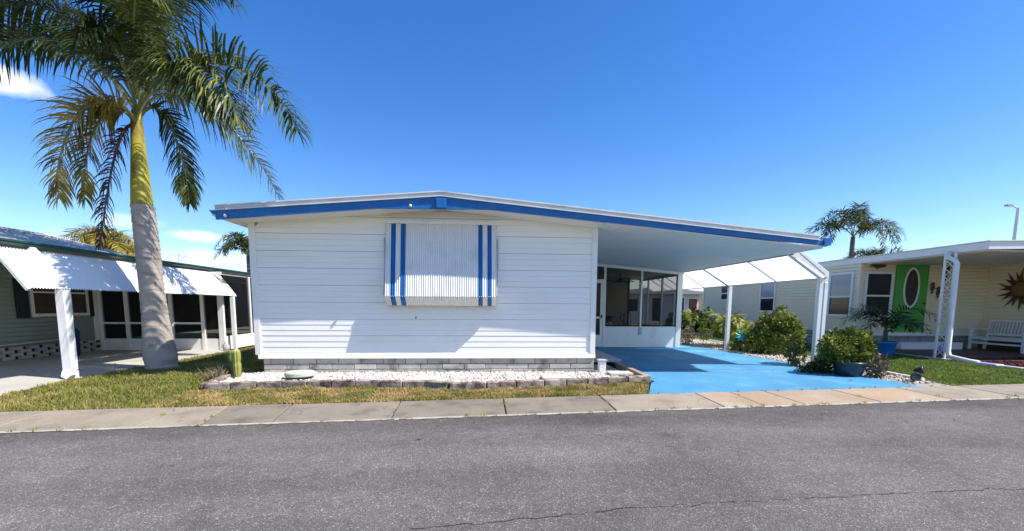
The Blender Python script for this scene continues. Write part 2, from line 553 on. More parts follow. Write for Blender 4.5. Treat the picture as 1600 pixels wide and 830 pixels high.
M['crownshaft'] = mat('yellow_green_crownshaft', (0.40, 0.345, 0.03), 0.45, 0.1, 3, 0.04, 30, col2=(0.20, 0.15, 0.04), c2scale=4, c2lo=0.48, c2hi=0.64, stretch=(1, 1, 0.4))
M['trunk_far'] = mat('far_trunk', (0.17, 0.14, 0.13), 0.9, 0.2, 2)
M['bush'] = mat('shrub_leaf', (0.082, 0.125, 0.022), 0.45, 0.25, 3, 0.1, 25, spec=0.25, isl=0.45, transl=0.28, col2=(0.30, 0.29, 0.045), c2scale=2.8, c2lo=0.52, c2hi=0.68)
M['bush_light'] = mat('pale_shrub_leaf', (0.17, 0.21, 0.035), 0.45, 0.25, 3, 0.1, 25, spec=0.25, isl=0.4, transl=0.3, col2=(0.42, 0.40, 0.08), c2scale=3.2, c2lo=0.5, c2hi=0.64)
M['dark_leaf'] = mat('dark_tree_leaf', (0.03, 0.055, 0.016), 0.5, 0.25, 2, isl=0.4, transl=0.2)
M['stem'] = mat('woody_stem', (0.12, 0.085, 0.055), 0.9, 0.2, 8)
M['cactus'] = mat('cactus_skin', (0.27, 0.27, 0.05), 0.7, 0.3, 9, 0.15, 40, col2=(0.50, 0.45, 0.28), c2scale=6)
M['cactus_old'] = mat('cactus_skin_dark', (0.10, 0.15, 0.05), 0.6, 0.18, 6, 0.1, 40)
M['scrub'] = mat('dry_scrub', (0.19, 0.15, 0.085), 0.8, 0.3, 6, isl=0.4)
M['lid'] = mat('mint_lid', (0.43, 0.46, 0.38), 0.7, 0.06, 5, 0.05, 40)
M['far_white'] = mat('far_white_wall', (0.62, 0.60, 0.55), 0.7, 0.05, 1)
M['far_roof'] = mat('far_grey_roof', (0.30, 0.31, 0.33), 0.7, 0.06, 1)
M['rust_red'] = mat('rusty_red_curtain', (0.22, 0.08, 0.06), 0.8, 0.2, 4)
M['sun_face'] = M['bronze']

# ------------------------------------------------------------------ the setting
RD = R(5.3)
RDX, RDY = math.cos(RD), math.sin(RD)
P0 = Vector((4.38, -3.07, 0))            # a point on the gutter line


def rp(s, t, z=0.0):
    """point s metres along the road from P0, t metres towards the houses"""
    return (P0.x + s * RDX - t * RDY, P0.y + s * RDY + t * RDX, z)


MB().quad((-400, -400, -0.09), (400, -400, -0.09), (400, 400, -0.09), (-400, 400, -0.09)).build('ground', M['ground'])['kind'] = 'structure'
road = MB().quad(rp(-90, -9.5, -0.012), rp(90, -9.5, -0.012), rp(90, 0.05, -0.012), rp(-90, 0.05, -0.012)).build('road', M['asphalt'])
road['kind'] = 'structure'


def crack(pts, w):
    """a thin jagged strip lying just above the road"""
    mb = MB()
    q = []
    for (a, b) in zip(pts, pts[1:]):
        n = max(2, int(math.hypot(b[0] - a[0], b[1] - a[1]) / 0.05))
        for i in range(n):
            t = i / n
            q.append((a[0] + (b[0] - a[0]) * t + random.gauss(0, 0.006), a[1] + (b[1] - a[1]) * t + random.gauss(0, 0.011)))
    q.append(pts[-1])
    for i in range(len(q) - 1):
        (x0, y0), (x1, y1) = q[i], q[i + 1]
        L_ = math.hypot(x1 - x0, y1 - y0) or 1
        nx, ny = -(y1 - y0) / L_, (x1 - x0) / L_
        if random.random() < 0.10:
            continue
        w0 = w * random.uniform(0.25, 1.0)
        w1 = w * random.uniform(0.25, 1.0)
        mb.quad((x0 - nx * w0, y0 - ny * w0, -0.008), (x1 - nx * w1, y1 - ny * w1, -0.008), (x1 + nx * w1, y1 + ny * w1, -0.008), (x0 + nx * w0, y0 + ny * w0, -0.008))
    mb.build('crack', M['crack'], road)


crack([(3.6, -5.72), (4.4, -5.62), (5.06, -5.51), (6.0, -5.46), (7.0, -5.40), (8.0, -5.36), (9.4, -5.30)], 0.0042)
crack([(6.35, -4.35), (6.52, -4.45), (6.50, -4.62), (6.72, -4.72)], 0.003)
crack([(7.55, -5.10), (7.66, -5.22), (7.80, -5.37)], 0.003)
crack([(5.2, -3.9), (5.6, -4.18), (6.0, -4.40)], 0.003)
crack([(4.1, -3.38), (4.35, -3.46), (4.55, -3.50)], 0.006)

# pavement strip: each slab between two joints is its own piece
walk = tag(bpy.data.objects.new('sidewalk', None), kind='structure')
COL.objects.link(walk)
joints_px = [(0.37, 0.28), (0.97, 0.82), (1.68, 1.57), (2.96, 2.92), (4.30, 4.30), (5.69, 5.69), (7.17, 7.17), (7.75, 7.74), (8.36, 8.32)]
js = [((a - P0.x) / RDX, (b - P0.x + 0.8 * RDY) / RDX) for a, b in joints_px]
left, x = [], js[0][0]
for i in range(16):
    x -= 1.42
    left.append((x, x))
right, x = [], js[-1][0]
for i in range(16):
    x += 1.42 if i > 2 else 1.2
    right.append((x, x))
js = left[::-1] + js + right
for i in range(len(js) - 1):
    (a0, a1), (b0, b1) = js[i], js[i + 1]
    g = 0.007
    zz = random.uniform(-0.003, 0.003)
    poly = [rp(a0 + g, 0.0, 0.012 + zz), rp(b0 - g, 0.0, 0.012 + zz), rp(b1 - g, 0.81, 0.03 + zz), rp(a1 + g, 0.81, 0.03 + zz)]
    xm = rp((a0 + b0) / 2, 0.4)[0]
    MB().prism([(p[0], p[1], p[2] - 0.1) for p in poly], (0, 0, 0.1)).build('concrete_slab', M['sidewalk_rust'] if 7.2 < xm < 11.2 else (M['sidewalk_pale'] if (5.7 < xm or xm < -0.2 or 0.3 < xm < 0.9) else M['sidewalk']), walk, bevel=0.008)
MB().prism([rp(-24, 0.01, -0.07), rp(26, 0.01, -0.07), rp(26, 0.80, -0.07), rp(-24, 0.80, -0.07)], (0, 0, 0.062)).build('joint_bed', M['mortar'], walk)
# rough pale concrete lip where the asphalt was laid against the pavement
lip = MB()
s = -24.0
while s < 26:
    e = s + random.uniform(0.05, 0.16)
    w0, w1 = random.uniform(0.0, 0.035), random.uniform(0.0, 0.035)
    lip.quad(rp(s, -w0, -0.006), rp(e, -w1, -0.006), rp(e, 0.0, 0.006), rp(s, 0.0, 0.006))
    s = e
lip.build('gutter_lip', M['lip'], walk)


def back(x, off=0.83):
    """y of the pavement's back edge at x"""
    s = (x - P0.x + off * RDY) / RDX
    return P0.y + s * RDY + off * RDX


def sheet(name, poly, m, z0=-0.06, z1=0.0):
    o = MB().prism([(px, py, z0) for px, py in poly], (0, 0, z1 - z0)).build(name, m)
    o['kind'] = 'structure'
    return o


LAWN_L = [(-2.36, back(-2.36)), (-1.0, back(-1.0)), (-0.1, back(-0.1)), (-0.2, -1.45), (-0.48, -0.15), (-0.05, 0.0), (-0.05, 14.0), (-2.9, 14.0), (-2.95, 4.45), (-2.86, 1.86), (-2.96, -0.6)]
LAWN_F = [(-0.1, back(-0.1)), (6.45, back(6.45)), (6.80, -1.15), (6.78, -1.08), (5.0, -1.46), (4.07, -1.60), (3.49, -1.68), (3.12, -1.46), (2.0, -1.37), (0.89, -1.42), (0.5, -1.49), (-0.2, -1.72)]
LAWN_R = [(11.95, back(11.95) + 0.02), (15.5, back(15.5)), (15.45, -0.2), (15.48, 4.5), (15.55, 14.0), (12.7, 14.0), (12.65, 5.0), (12.35, 1.5), (12.1, 0.2)]
sheet('lawn', LAWN_L, M['soil'], -0.06, 0.012)
sheet('front_lawn_strip', LAWN_F, M['soil'], -0.06, 0.016)
sheet('side_lawn', LAWN_R, M['soil'], -0.06, 0.010)
sheet('back_yard', [(-2.9, 14.02), (40, 14.02), (40, 23), (-2.9, 23)], M['soil'], -0.07, 0.006)
sheet('back_street', [(-40, 23.1), (60, 23.1), (60, 26.0), (-40, 26.0)], M['asphalt'], -0.08, 0.002)
sheet('neighbour_driveway', [(-9.5, back(-9.5)), (-2.38, back(-2.38)), (-2.97, -0.6), (-2.88, 1.86), (-2.97, 4.5), (-9.5, 4.5)], M['slab_left'], -0.06, 0.022)
blue1 = sheet('blue_driveway', [(6.46, back(6.46)), (11.27, back(11.27)), (11.16, 0.425), (6.98, 0.425), (6.98, -0.95), (6.86, -1.1)], M['blue_slab'], -0.06, 0.02)
MB().prism([(6.98, 0.437, -0.06), (11.155, 0.437, -0.06), (11.02, 5.3, -0.06), (10.98, 9.0, -0.06), (6.3, 9.0, -0.06), (6.3, 3.25, -0.06), (6.98, 3.25, -0.06)], (0, 0, 0.081)).build('rear_slab', M['blue_slab'], blue1)
BED_R = [(11.28, back(11.28)), (11.93, back(11.93)), (12.08, 0.2), (12.33, 1.5), (12.63, 5.0), (12.68, 12.0), (11.0, 12.0), (11.03, 5.3), (11.17, 0.43)]
sheet('shell_bed', BED_R, M['pebble_bed'], -0.06, 0.004)
sheet('planter_bed', [(-0.05, -1.35), (0.9, -1.22), (2.0, -1.2), (3.12, -1.27), (3.5, -1.44), (5, -1.25), (6.7, -0.9), (6.7, 1.0), (6.2, 1.0), (6.2, 0.02), (-0.3, 0.02)], M['pebble_bed'], -0.06, 0.05)
sheet('mulch_bed', [(15.62, -1.0), (19.9, -0.7), (19.9, 2.2), (15.62, 2.2)], M['mulch'], -0.06, 0.0)


# ------------------------------------------------------------------ ground cover
def inside(px, py, poly):
    r = np.zeros(len(px), bool)
    n = len(poly)
    for i in range(n):
        x0, y0 = poly[i]
        x1, y1 = poly[(i + 1) % n]
        c = ((y0 > py) != (y1 > py)) & (px < (x1 - x0) * (py - y0) / (y1 - y0 + 1e-12) + x0)
        r ^= c
    return r


def scatter(poly, n, ymax=None):
    a = np.array(poly)
    lo, hi = a.min(0), a.max(0)
    if ymax is not None:
        hi[1] = min(hi[1], ymax)
    out = np.zeros((0, 2))
    while len(out) < n:
        p = RNG.uniform(lo, hi, (n * 2, 2))
        out = np.vstack([out, p[inside(p[:, 0], p[:, 1], poly)]])
    return out[:n]


def grass(name, poly, n, m, h=0.055, z=0.01, ymax=None, w=0.005, parent=None, label=None):
    p = scatter(poly, n, ymax)
    k = len(p)
    hh = h * RNG.uniform(0.45, 1.25, k)
    clump = 0.75 + 0.5 * np.sin(p[:, 0] * 7.3 + np.sin(p[:, 1] * 5.1) * 2) * np.sin(p[:, 1] * 8.7 + 1.3)
    hh *= np.clip(clump, 0.5, 1.3)
    az = RNG.uniform(0, 2 * np.pi, k)
    lean = RNG.uniform(0.1, 0.9, k) * hh
    la = RNG.uniform(0, 2 * np.pi, k)
    ww = w * RNG.uniform(0.7, 1.5, k)
    b = np.column_stack([p, np.full(k, z)])
    s = np.column_stack([np.cos(az) * ww, np.sin(az) * ww, np.zeros(k)])
    mid = b + np.column_stack([np.cos(la) * lean * .35, np.sin(la) * lean * .35, hh * .6])
    tip = b + np.column_stack([np.cos(la) * lean, np.sin(la) * lean, hh])
    v = np.stack([b - s, b + s, mid + s * .7, tip, mid - s * .7], 1).reshape(-1, 3)
    i = np.arange(k)[:, None] * 5
    f = np.concatenate([i + np.array([0, 1, 2, 4]), i + np.array([4, 2, 3, 3])], 1)
    f4 = (i + np.array([0, 1, 2, 4])).reshape(-1)
    f3 = (i + np.array([4, 2, 3])).reshape(-1)
    tri = np.concatenate([np.stack([i[:, 0], i[:, 0] + 1, i[:, 0] + 2], 1), np.stack([i[:, 0], i[:, 0] + 2, i[:, 0] + 4], 1), f3.reshape(-1, 3)])
    o = np_mesh(name, v, tri, 3, m)
    tag(o, label, 'grass', None, 'stuff')
    return o


grass('grass', LAWN_L, 60000, M['grass'], 0.06, 0.012, ymax=6.0, w=0.0055, label='patchy green lawn around the foot of the big palm')
grass('grass', LAWN_F, 52000, M['grass_dry'], 0.05, 0.016, w=0.0055, label='dry yellowish grass strip between planter border and pavement')
grass('grass', LAWN_R, 52000, M['grass_green'], 0.055, 0.010, ymax=9.0, w=0.006, label='green grass in front of the cream house porch')
grass('grass', [(11.0, 9.0), (15.5, 9.0), (22, 22.5), (11, 22.5)], 14000, M['grass'], 0.10, 0.008, w=0.012, label='sunny back lawn seen past the carport corner')

def tufts(name, label, pts, per, h, m):
    """small weed tufts: a few blades round each point"""
    p = np.repeat(np.array(pts), per, 0)
    k = len(p)
    p = p + RNG.normal(0, 0.018, (k, 3)) * np.array([1, 1, 0])
    hh = h * RNG.uniform(.4, 1.2, k)
    a = RNG.uniform(0, 6.283, k)
    d = np.column_stack([np.cos(a) * hh * .6, np.sin(a) * hh * .6, hh])
    w = np.column_stack([-np.sin(a), np.cos(a), np.zeros(k)]) * .004
    v = np.stack([p - w, p + w, p + d], 1).reshape(-1, 3)
    o = np_mesh(name, v, np.arange(k * 3), 3, m)
    return tag(o, label, 'weeds', None, 'stuff')


wp = []
for a, b in js:
    if random.random() < .55:
        for _ in range(random.randint(1, 4)):
            t = random.random()
            wp.append(rp(a + (b - a) * t, .81 * t, .012))
s_ = -12.0
while s_ < 14:
    if random.random() < .35:
        wp.append(rp(s_, 0.0, 0.0))
    if random.random() < .5:
        wp.append(rp(s_, .83, .02))
    s_ += .22
tufts('weeds', 'small weeds sprouting in the pavement joints and gutter', wp, 16, .045, M['grass_dry'])
lp_ = np.vstack([scatter(LAWN_L, 110, 5.0), scatter(LAWN_F, 50), scatter([(6.6, -1.7), (11, -1.3), (11, 5), (7.2, 5)], 26), scatter([(-6, -2), (-3, -2), (-3, 4), (-6, 4)], 30), scatter(LAWN_R, 50, 5.0), np.array([rp(RNG.uniform(-9, 9), RNG.uniform(-1.5, .8))[:2] for _ in range(40)])])
k = len(lp_)
az_ = RNG.uniform(0, 6.283, k)
d_ = np.column_stack([np.cos(az_), np.sin(az_), np.zeros(k)]) * RNG.uniform(.02, .05, k)[:, None]
n_ = np.column_stack([-np.sin(az_), np.cos(az_), np.zeros(k)]) * RNG.uniform(.006, .014, k)[:, None]
c_ = np.column_stack([lp_, RNG.uniform(.03, .05, k)])
up_ = np.array([0, 0, .012])
lv = np.stack([c_ - d_, c_ + n_ + up_, c_ + d_, c_ - n_ + up_], 1).reshape(-1, 3)
tag(np_mesh('fallen_leaves', lv, np.arange(k * 4), 4, M['scrub']), 'dry brown leaves scattered over lawns and driveway', 'leaves', None, 'stuff')

ICO = None


def ico_data():
    bm = bmesh.new()
    bmesh.ops.create_icosphere(bm, subdivisions=1, radius=1.0)
    v = np.array([q.co[:] for q in bm.verts])
    f = np.array([[q.index for q in t.verts] for t in bm.faces])
    bm.free()
    return v, f


ICO_V, ICO_F = ico_data()


def pebbles(name, pts, r0, r1, z, m, label, cat):
    k = len(pts)
    r = RNG.uniform(r0, r1, k)
    sc = RNG.uniform(0.6, 1.25, (k, 3)) * r[:, None]
    sc[:, 2] *= 0.75
    ang = RNG.uniform(0, np.pi, k)
    jit = 1 + RNG.uniform(-0.18, 0.18, (k, len(ICO_V), 1))
    v = ICO_V[None] * jit * sc[:, None, :]
    c, s = np.cos(ang)[:, None], np.sin(ang)[:, None]
    x = v[..., 0] * c - v[..., 1] * s
    y = v[..., 0] * s + v[..., 1] * c
    zz = v[..., 2] + (z + RNG.uniform(0.0, 0.6, k) * r)[:, None]
    v = np.stack([x + pts[:, :1], y + pts[:, 1:2], zz], -1).reshape(-1, 3)
    f = (ICO_F[None] + (np.arange(k) * len(ICO_V))[:, None, None]).reshape(-1, 3)
    o = np_mesh(name, v, f, 3, m)
    tag(o, label, cat, None, 'stuff')
    return o


pebbles('pebbles', scatter([(-0.1, -1.42), (0.9, -1.24), (2.0, -1.2), (3.12, -1.29), (3.5, -1.45), (5, -1.26), (6.72, -0.9), (6.72, -0.35), (6.2, -0.05), (0, -0.03), (-0.42, -0.2)], 7500), 0.012, 0.032, 0.046, M['pebble'],
        'white landscape pebbles filling the planter bed below the block skirt', 'pebbles')
pebbles('gravel', scatter([(11.3, -1.3), (11.9, -1.2), (12.3, 1.4), (12.6, 5), (12.6, 9), (11.1, 9), (11.2, 0.5)], 4200), 0.015, 0.034, 0.004, M['shell'],
        'pale shell gravel in the bed right of the blue driveway', 'gravel')
pebbles('mulch', scatter([(15.62, -0.9), (17.5, -0.7), (18.2, 1.6), (15.7, 1.7)], 1500), 0.02, 0.045, 0.0, M['mulch'], 'dark red bark mulch along the porch edging', 'mulch')

# ------------------------------------------------------------------ the white house
house = thing('mobile_home', 'white lap-sided mobile home with blue fascia, shuttered front window and carport', 'house', (3.1, 0, 0))
DEPTH = 15.0
RIDGE, ZR = 3.30, 3.222
XL, ZL = -0.386, 2.918
XR, ZRR = 10.107, 2.596
OH = -0.5


def rz(x):
    """top of the roof at x"""
    return ZR + (ZL - ZR) * (RIDGE - x) / (RIDGE - XL) if x < RIDGE else ZR + (ZRR - ZR) * (x - RIDGE) / (XR - RIDGE)


def roofpoly(x0, x1, zt, zb, y):
    xs = [x0] + ([RIDGE] if x0 < RIDGE < x1 else []) + [x1]
    return [(x, y, rz(x) + zb) for x in xs] + [(x, y, rz(x) + zt) for x in reversed(xs)]


# foundation: every block its own piece
MB().box(0.03, 6.12, 0.006, 0.2, -0.05, 0.31).build('foundation_core', M['mortar'], house)
bw, bh = 0.4064, 0.1035
proto = {}
for row in range(3):
    x = 0.0
    first = True
    offs = [0.13, 0.41, 0.10][row]
    edges = [0.0]
    e = offs
    while e < 6.12:
        edges.append(e)
        e += bw if not (row == 0 and 2.6 < e < 2.7) else 0.13
    edges.append(6.15)
    if edges[-1] - edges[-2] < 0.08:
        edges.pop(-2)
    for a, b in zip(edges, edges[1:]):
        z0 = 0.316 - (row + 1) * bh
        key = round(b - a, 2)
        loc = ((a + b) / 2, -0.008 + random.uniform(-0.004, 0.004), z0)
        if key in proto:
            o = copy_piece(proto[key], loc)
        else:
            w = (b - a) / 2 - 0.0045
            o = MB().box(loc[0] - w, loc[0] + w, loc[1], loc[1] + 0.1, z0 + 0.0045, z0 + bh - 0.0035).build('block', M['brick'], house, bevel=0.006, org=loc)
            proto[key] = o
# skirt board with drip lip below the siding
MB().prism([(-0.07, -0.012, 0.318), (-0.07, -0.042, 0.318), (-0.07, -0.040, 0.345), (-0.07, -0.014, 0.425), (-0.07, 0.0, 0.425)], (6.235, 0, 0)).build('skirt_board', M['siding'], house)

# body of the house behind the cladding
body = MB()
body.prism([(-0.10, 0.045, 0.30), (6.13, 0.045, 0.30), (6.13, 0.045, rz(6.13) - 0.19), (RIDGE, 0.045, ZR - 0.19), (-0.10, 0.045, rz(-0.10) - 0.19)], (0, DEPTH - 0.1, 0))
body.build('wall', M['siding'], house)
MB().box(0.02, 6.1, 0.21, DEPTH - 0.2, -0.04, 0.296).build('side_foundation', M['brick'], house)


def siding_panel(z0, z1, n, x0, x1, name='siding_plank', limit=True):
    """one vinyl panel moulded as n courses, each course leaning out to a lip at its foot"""
    mb = MB()
    h = (z1 - z0) / n

    def lim(z):
        a, b = x0, x1
        if limit:
            zz = z + 0.185
            if zz > rz(x0):
                a = RIDGE - (ZR - zz) / (ZR - ZL) * (RIDGE - XL)
            if zz > rz(x1):
                b = RIDGE + (ZR - zz) / (ZR - ZRR) * (XR - RIDGE)
        return max(a, x0), min(b, x1)
    for k in range(n):
        a, b = z0 + k * h, z0 + (k + 1) * h
        a += 0.0055 if k == 0 else 0.0017
        (l0, r0), (l1, r1) = lim(a), lim(b)
        if r1 - l1 < 0.3:
            continue
        y0, y1 = -0.005, 0.0015
        mb.quad((l0, y0, a), (r0, y0, a), (r1, y1, b), (l1, y1, b))
        mb.quad((l0, 0.034, a), (r0, 0.034, a), (r0, y0, a), (l0, y0, a))
        mb.quad((l1, y1, b), (r1, y1, b), (r1, 0.034, b), (l1, 0.034, b))
    return mb.build(name, M['siding'], house)


zs = [0.425, 0.735] + [0.735 + 0.3055 * k for k in range(1, 9)]
for a, b in zip(zs, zs[1:]):
    if a < 2.8:
        sx = random.choice((1.9, 2.5, 3.4, 4.2, 4.9)) + random.uniform(-.2, .2)
        siding_panel(a, min(b, 3.0), 3, -0.02, sx - 0.0008)
        siding_panel(a, min(b, 3.0), 3, sx + 0.0008, 6.06)
    elif a < 3.0:
        siding_panel(a, min(b, 3.0), 3, -0.02, 6.06)
for x0, x1 in ((-0.125, -0.02), (6.06, 6.16)):
    MB().prism([(x0, -0.028, 0.385 if x0 < 0 else 0.40), (x1, -0.028, 0.385 if x0 < 0 else 0.40), (x1, -0.028, rz(x1) - 0.19), (x0, -0.028, rz(x0) - 0.19)], (0, 0.06, 0)).build('corner_trim', M['white'], house, bevel=0.004)

# roof: pans, edge strip, fascia, soffits
roof = MB()
for x0, x1 in ((XL, RIDGE), (RIDGE, XR)):
    roof.prism([(x0, OH + 0.02, rz(x0) - 0.05), (x1, OH + 0.02, rz(x1) - 0.05), (x1, OH + 0.02, rz(x1) - 0.004), (x0, OH + 0.02, rz(x0) - 0.004)], (0, DEPTH + 0.3, 0))
roof = roof.build('roof', M['roof_white'], house)
seam = MB()
y = 0.1
while y < DEPTH - 0.4:
    for x0, x1 in ((XL + 0.05, RIDGE - 0.03), (RIDGE + 0.03, XR - 0.05)):
        seam.bar((x0, y, rz(x0) + 0.012), (x1, y, rz(x1) + 0.012), 0.03, 0.03)
    y += 0.4
seam.build('roof_seam', M['roof_white'], roof)
edge = MB()
edge.prism(roofpoly(XL, XR, 0.0, -0.077, OH - 0.012), (0, 0.03, 0))
edge.build('roof_edge', M['roof_edge'], roof)
capm = MB()
capm.prism(roofpoly(XL - 0.01, XR + 0.01, 0.012, -0.006, OH - 0.03), (0, 0.25, 0))
capm.prism(roofpoly(XL, XR, -0.066, -0.079, OH - 0.034), (0, 0.021, 0))
capm.build('edge_cap', M['roof_white'], roof)
ZG = 2.935
fas = [(XL - 0.01, OH, ZL - 0.079), (XL - 0.005, OH, 2.696), (2.22, OH, 2.925), (4.15, OH, 2.945), (10.27, OH, 2.424), (10.27, OH, rz(10.27) - 0.079), (RIDGE, OH, ZR - 0.079)]
fo = MB()
fo.prism([fas[0], fas[1], fas[2], (RIDGE, OH, 2.935), fas[6]], (0, 0.035, 0))
fo.prism([(RIDGE, OH, 2.935), fas[3], fas[4], fas[5], fas[6]], (0, 0.035, 0))
fo.build('fascia', M['blue'], house)
MB().prism([(3.235, OH - 0.075, 2.945), (3.40, OH - 0.075, 2.945), (3.40, OH - 0.075, 3.10), (3.235, OH - 0.075, 3.10)], (0, 0.073, 0)).build('gable_block', M['blue'], house, bevel=0.006)
for bx, bz in ((-0.22, 2.755), (2.80, 2.975)):
    MB().lathe((bx, OH - 0.001, bz), [(0.012, 0.0), (0.024, 0.02), (0.026, 0.035), (0.014, 0.05)], 12, (0, -1, 0)).build('bulb', M['white'], house, True)
# soffit under the front overhang and the whole carport ceiling
so = MB()
so.prism([(XL + 0.03, OH + 0.036, rz(XL + .03) - 0.205), (RIDGE, OH + 0.036, ZR - 0.205), (RIDGE, OH + 0.036, ZR - 0.19), (XL + 0.03, OH + 0.036, rz(XL + .03) - 0.19)], (0, 0.48, 0))
so.prism([(RIDGE, OH + 0.036, ZR - 0.205), (6.165, OH + 0.036, rz(6.165) - 0.205), (6.165, OH + 0.036, rz(6.165) - 0.19), (RIDGE, OH + 0.036, ZR - 0.19)], (0, 0.48, 0))
so.build('front_soffit', M['ceiling'], house)
MB().prism([(XL + 0.03, 0.02, rz(XL + .03) - 0.205), (-0.13, 0.02, rz(-.13) - 0.205), (-0.13, 0.02, rz(-.13) - 0.19), (XL + 0.03, 0.02, rz(XL + .03) - 0.19)], (0, DEPTH - 0.5, 0)).build('side_soffit', M['ceiling'], house)
cp = MB()
x = 6.17
while x < 10.2:
    x2 = min(x + 0.305, 10.22)
    cp.prism([(x + 0.003, OH + 0.036, rz(x) - 0.205), (x2 - 0.003, OH + 0.036, rz(x2) - 0.205), (x2 - 0.003, OH + 0.036, rz(x2) - 0.18), (x + 0.003, OH + 0.036, rz(x) - 0.18)], (0, DEPTH - 1, 0))
    x = x2
cp.build('carport_ceiling', M['ceiling'], house)
# gutters, blue at their front ends
MB().box(10.225, 10.335, OH + 0.04, 0.20, 2.42, 2.53).box(10.225, 10.47, 0.201, DEPTH - 0.4, 2.45, 2.53).build('gutter', M['white'], house, bevel=0.01)  # carport gutter widened behind its front end to block a sliver of sun
MB().prism([(10.20, OH - 0.03, 2.43), (10.325, OH - 0.03, 2.43), (10.345, OH - 0.03, 2.56), (10.20, OH - 0.03, 2.56)], (0, 0.066, 0)).build('gutter_end', M['blue'], house)
MB().box(XL - 0.09, XL - 0.01, OH + 0.04, DEPTH - 0.4, 2.76, 2.85).build('gutter', M['white'], house, bevel=0.01)
MB().prism([(XL - 0.06, OH - 0.004, 2.79), (XL + 0.02, OH - 0.004, 2.77), (XL + 0.02, OH - 0.004, 2.845), (XL - 0.10, OH - 0.004, 2.845)], (0, 0.04, 0)).build('gutter_end', M['blue'], house)

# front window awning lowered as a shutter
AW_T, AW_B = (-0.03, 2.775), (-0.28, 1.465)
LIP = (-0.13, 1.30)


def corr(x0, x1, m, name, parent, off=0.0):
    mb = MB()
    per = 0.0402
    n = max(2, int(round((x1 - x0) / per * 4)))
    rows = [(AW_T[0], AW_T[1], 1.0), (AW_B[0], AW_B[1], 1.0), (LIP[0], LIP[1], 0.8)]
    b = len(mb.v)
    for i in range(n + 1):
        x = x0 + (x1 - x0) * i / n
        ph = (x - 2.28) / per * 2 * math.pi
        d = 0.011 * max(-0.8, min(0.8, 1.25 * math.sin(ph)))
        for (yy, zz, q) in rows:
            mb.v.append((x, yy - d * q - off, zz))
    for i in range(n):
        for r in range(2):
            a = b + i * 3 + r
            mb.f.append((a, a + 1, a + 4, a + 3))
    return mb.build(name, m, parent)


ST = [(2.375, 2.46), (2.545, 2.63), (3.935, 4.015), (4.10, 4.18)]
xs = [2.275] + [v for p in ST for v in p] + [4.262]
aw = corr(xs[0], xs[1], M['white'], 'window_awning', house)
for a, b in zip(xs[2::2], xs[3::2]):
    corr(a, b, M['white'], 'awning_panel', aw)
for a, b in ST:
    corr(a, b, M['blue'], 'stripe', aw)
MB().box(2.262, 4.285, -0.075, -0.008, 2.765, 2.828).build('awning_header', M['white'], aw, bevel=0.006)
MB().bar((2.285, AW_B[0] + 0.006, AW_B[1] + 0.0), (4.25, AW_B[0] + 0.006, AW_B[1]), 0.012, 0.012).build('bottom_bar', M['white'], aw)
for sx in (2.245, 4.292):
    MB().bar((sx, -0.02, 2.52), (sx, -0.04, 1.99), 0.022, 0.02).build('slide_rail', M['grey_bar'], aw)
    MB().bar((sx, -0.035, 2.05), (sx + (0.012 if sx < 3 else -0.02), -0.255, 1.48), 0.016, 0.016).build('side_arm', M['grey_bar'], aw)
    side = MB()
    x_ = 2.275 if sx < 3 else 4.262
    side.quad((x_, AW_T[0], AW_T[1]), (x_, AW_B[0], AW_B[1]), (x_, LIP[0], LIP[1]), (x_, -0.012, 1.30), (x_, -0.012, 2.77))
    side.build('side_panel', M['white'], aw)

# screened room behind the carport
YS, YB = 5.3, 8.85
sr = M['white']
MB().box(6.17, 7.04, YS, YS + 0.06, 0.02, 2.0).build('room_wall', M['interior'], house)
MB().box(7.80, 10.16, YS, YS + 0.05, 0.022, 0.655).build('knee_wall', M['white'], house)
MB().prism([(6.17, YS - 0.012, rz(6.17) - 0.30), (10.29, YS - 0.012, rz(10.29) - 0.285), (10.29, YS - 0.012, rz(10.29) - 0.207), (6.17, YS - 0.012, rz(6.17) - 0.207)], (0, 0.07, 0)).build('header', M['white'], house)
MB().box(7.775, 7.845, YS - 0.012, YS + 0.055, 0.022, rz(7.8) - 0.29).build('post', M['white'], house)
MB().box(8.955, 9.005, YS - 0.014, YS + 0.05, 0.50, rz(9.0) - 0.29).build('post', M['white'], house)
MB().box(8.93, 9.03, YS - 0.03, YS - 0.002, 0.42, 0.655).build('latch', M['grey_bar'], house)
MB().box(10.135, 10.295, YS - 0.02, YS + 0.11, 0.022, rz(10.2) - 0.207).build('corner_post', M['white'], house)
MB().box(7.845, 10.135, YS - 0.012, YS + 0.06, 0.640, 0.672).build('sill', M['white'], house)
for x0, x1, z0, z1 in ((7.845, 8.955, 0.672, 2.47), (9.005, 10.135, 0.672, 2.36), (6.9, 7.775, 2.12, 2.56)):
    MB().quad((x0, YS + 0.02, z0), (x1, YS + 0.02, z0), (x1, YS + 0.02, z1 + (0.10 if x0 < 7 else 0.0)), (x0, YS + 0.02, z1 + 0.12)).build('screen_panel', M['screen'], house)
MB().box(7.85, 10.13, YS + 0.022, YS + 0.05, 0.674, 0.71).build('screen_track', M['dark'], house)
door = MB()
for x0, x1, z0, z1 in ((7.00, 7.08, 0.03, 2.09), (7.68, 7.77, 0.03, 2.09), (7.08, 7.68, 2.02, 2.09), (7.08, 7.68, 0.92, 0.98), (7.08, 7.68, 0.03, 0.41)):
    door.box(x0, x1, YS - 0.005, YS + 0.035, z0, z1)
door = door.build('screen_door', M['white'], house)
MB().quad((7.08, YS + 0.012, 0.41), (7.68, YS + 0.012, 0.41), (7.68, YS + 0.012, 2.02), (7.08, YS + 0.012, 2.02)).build('door_screen', M['screen'], door)
MB().box(7.70, 7.735, YS - 0.045, YS - 0.006, 0.93, 1.04).build('handle', M['dark'], door)
MB().box(6.9, 7.775, YS - 0.01, YS + 0.04, 2.092, 2.14).build('door_header', M['white'], house)
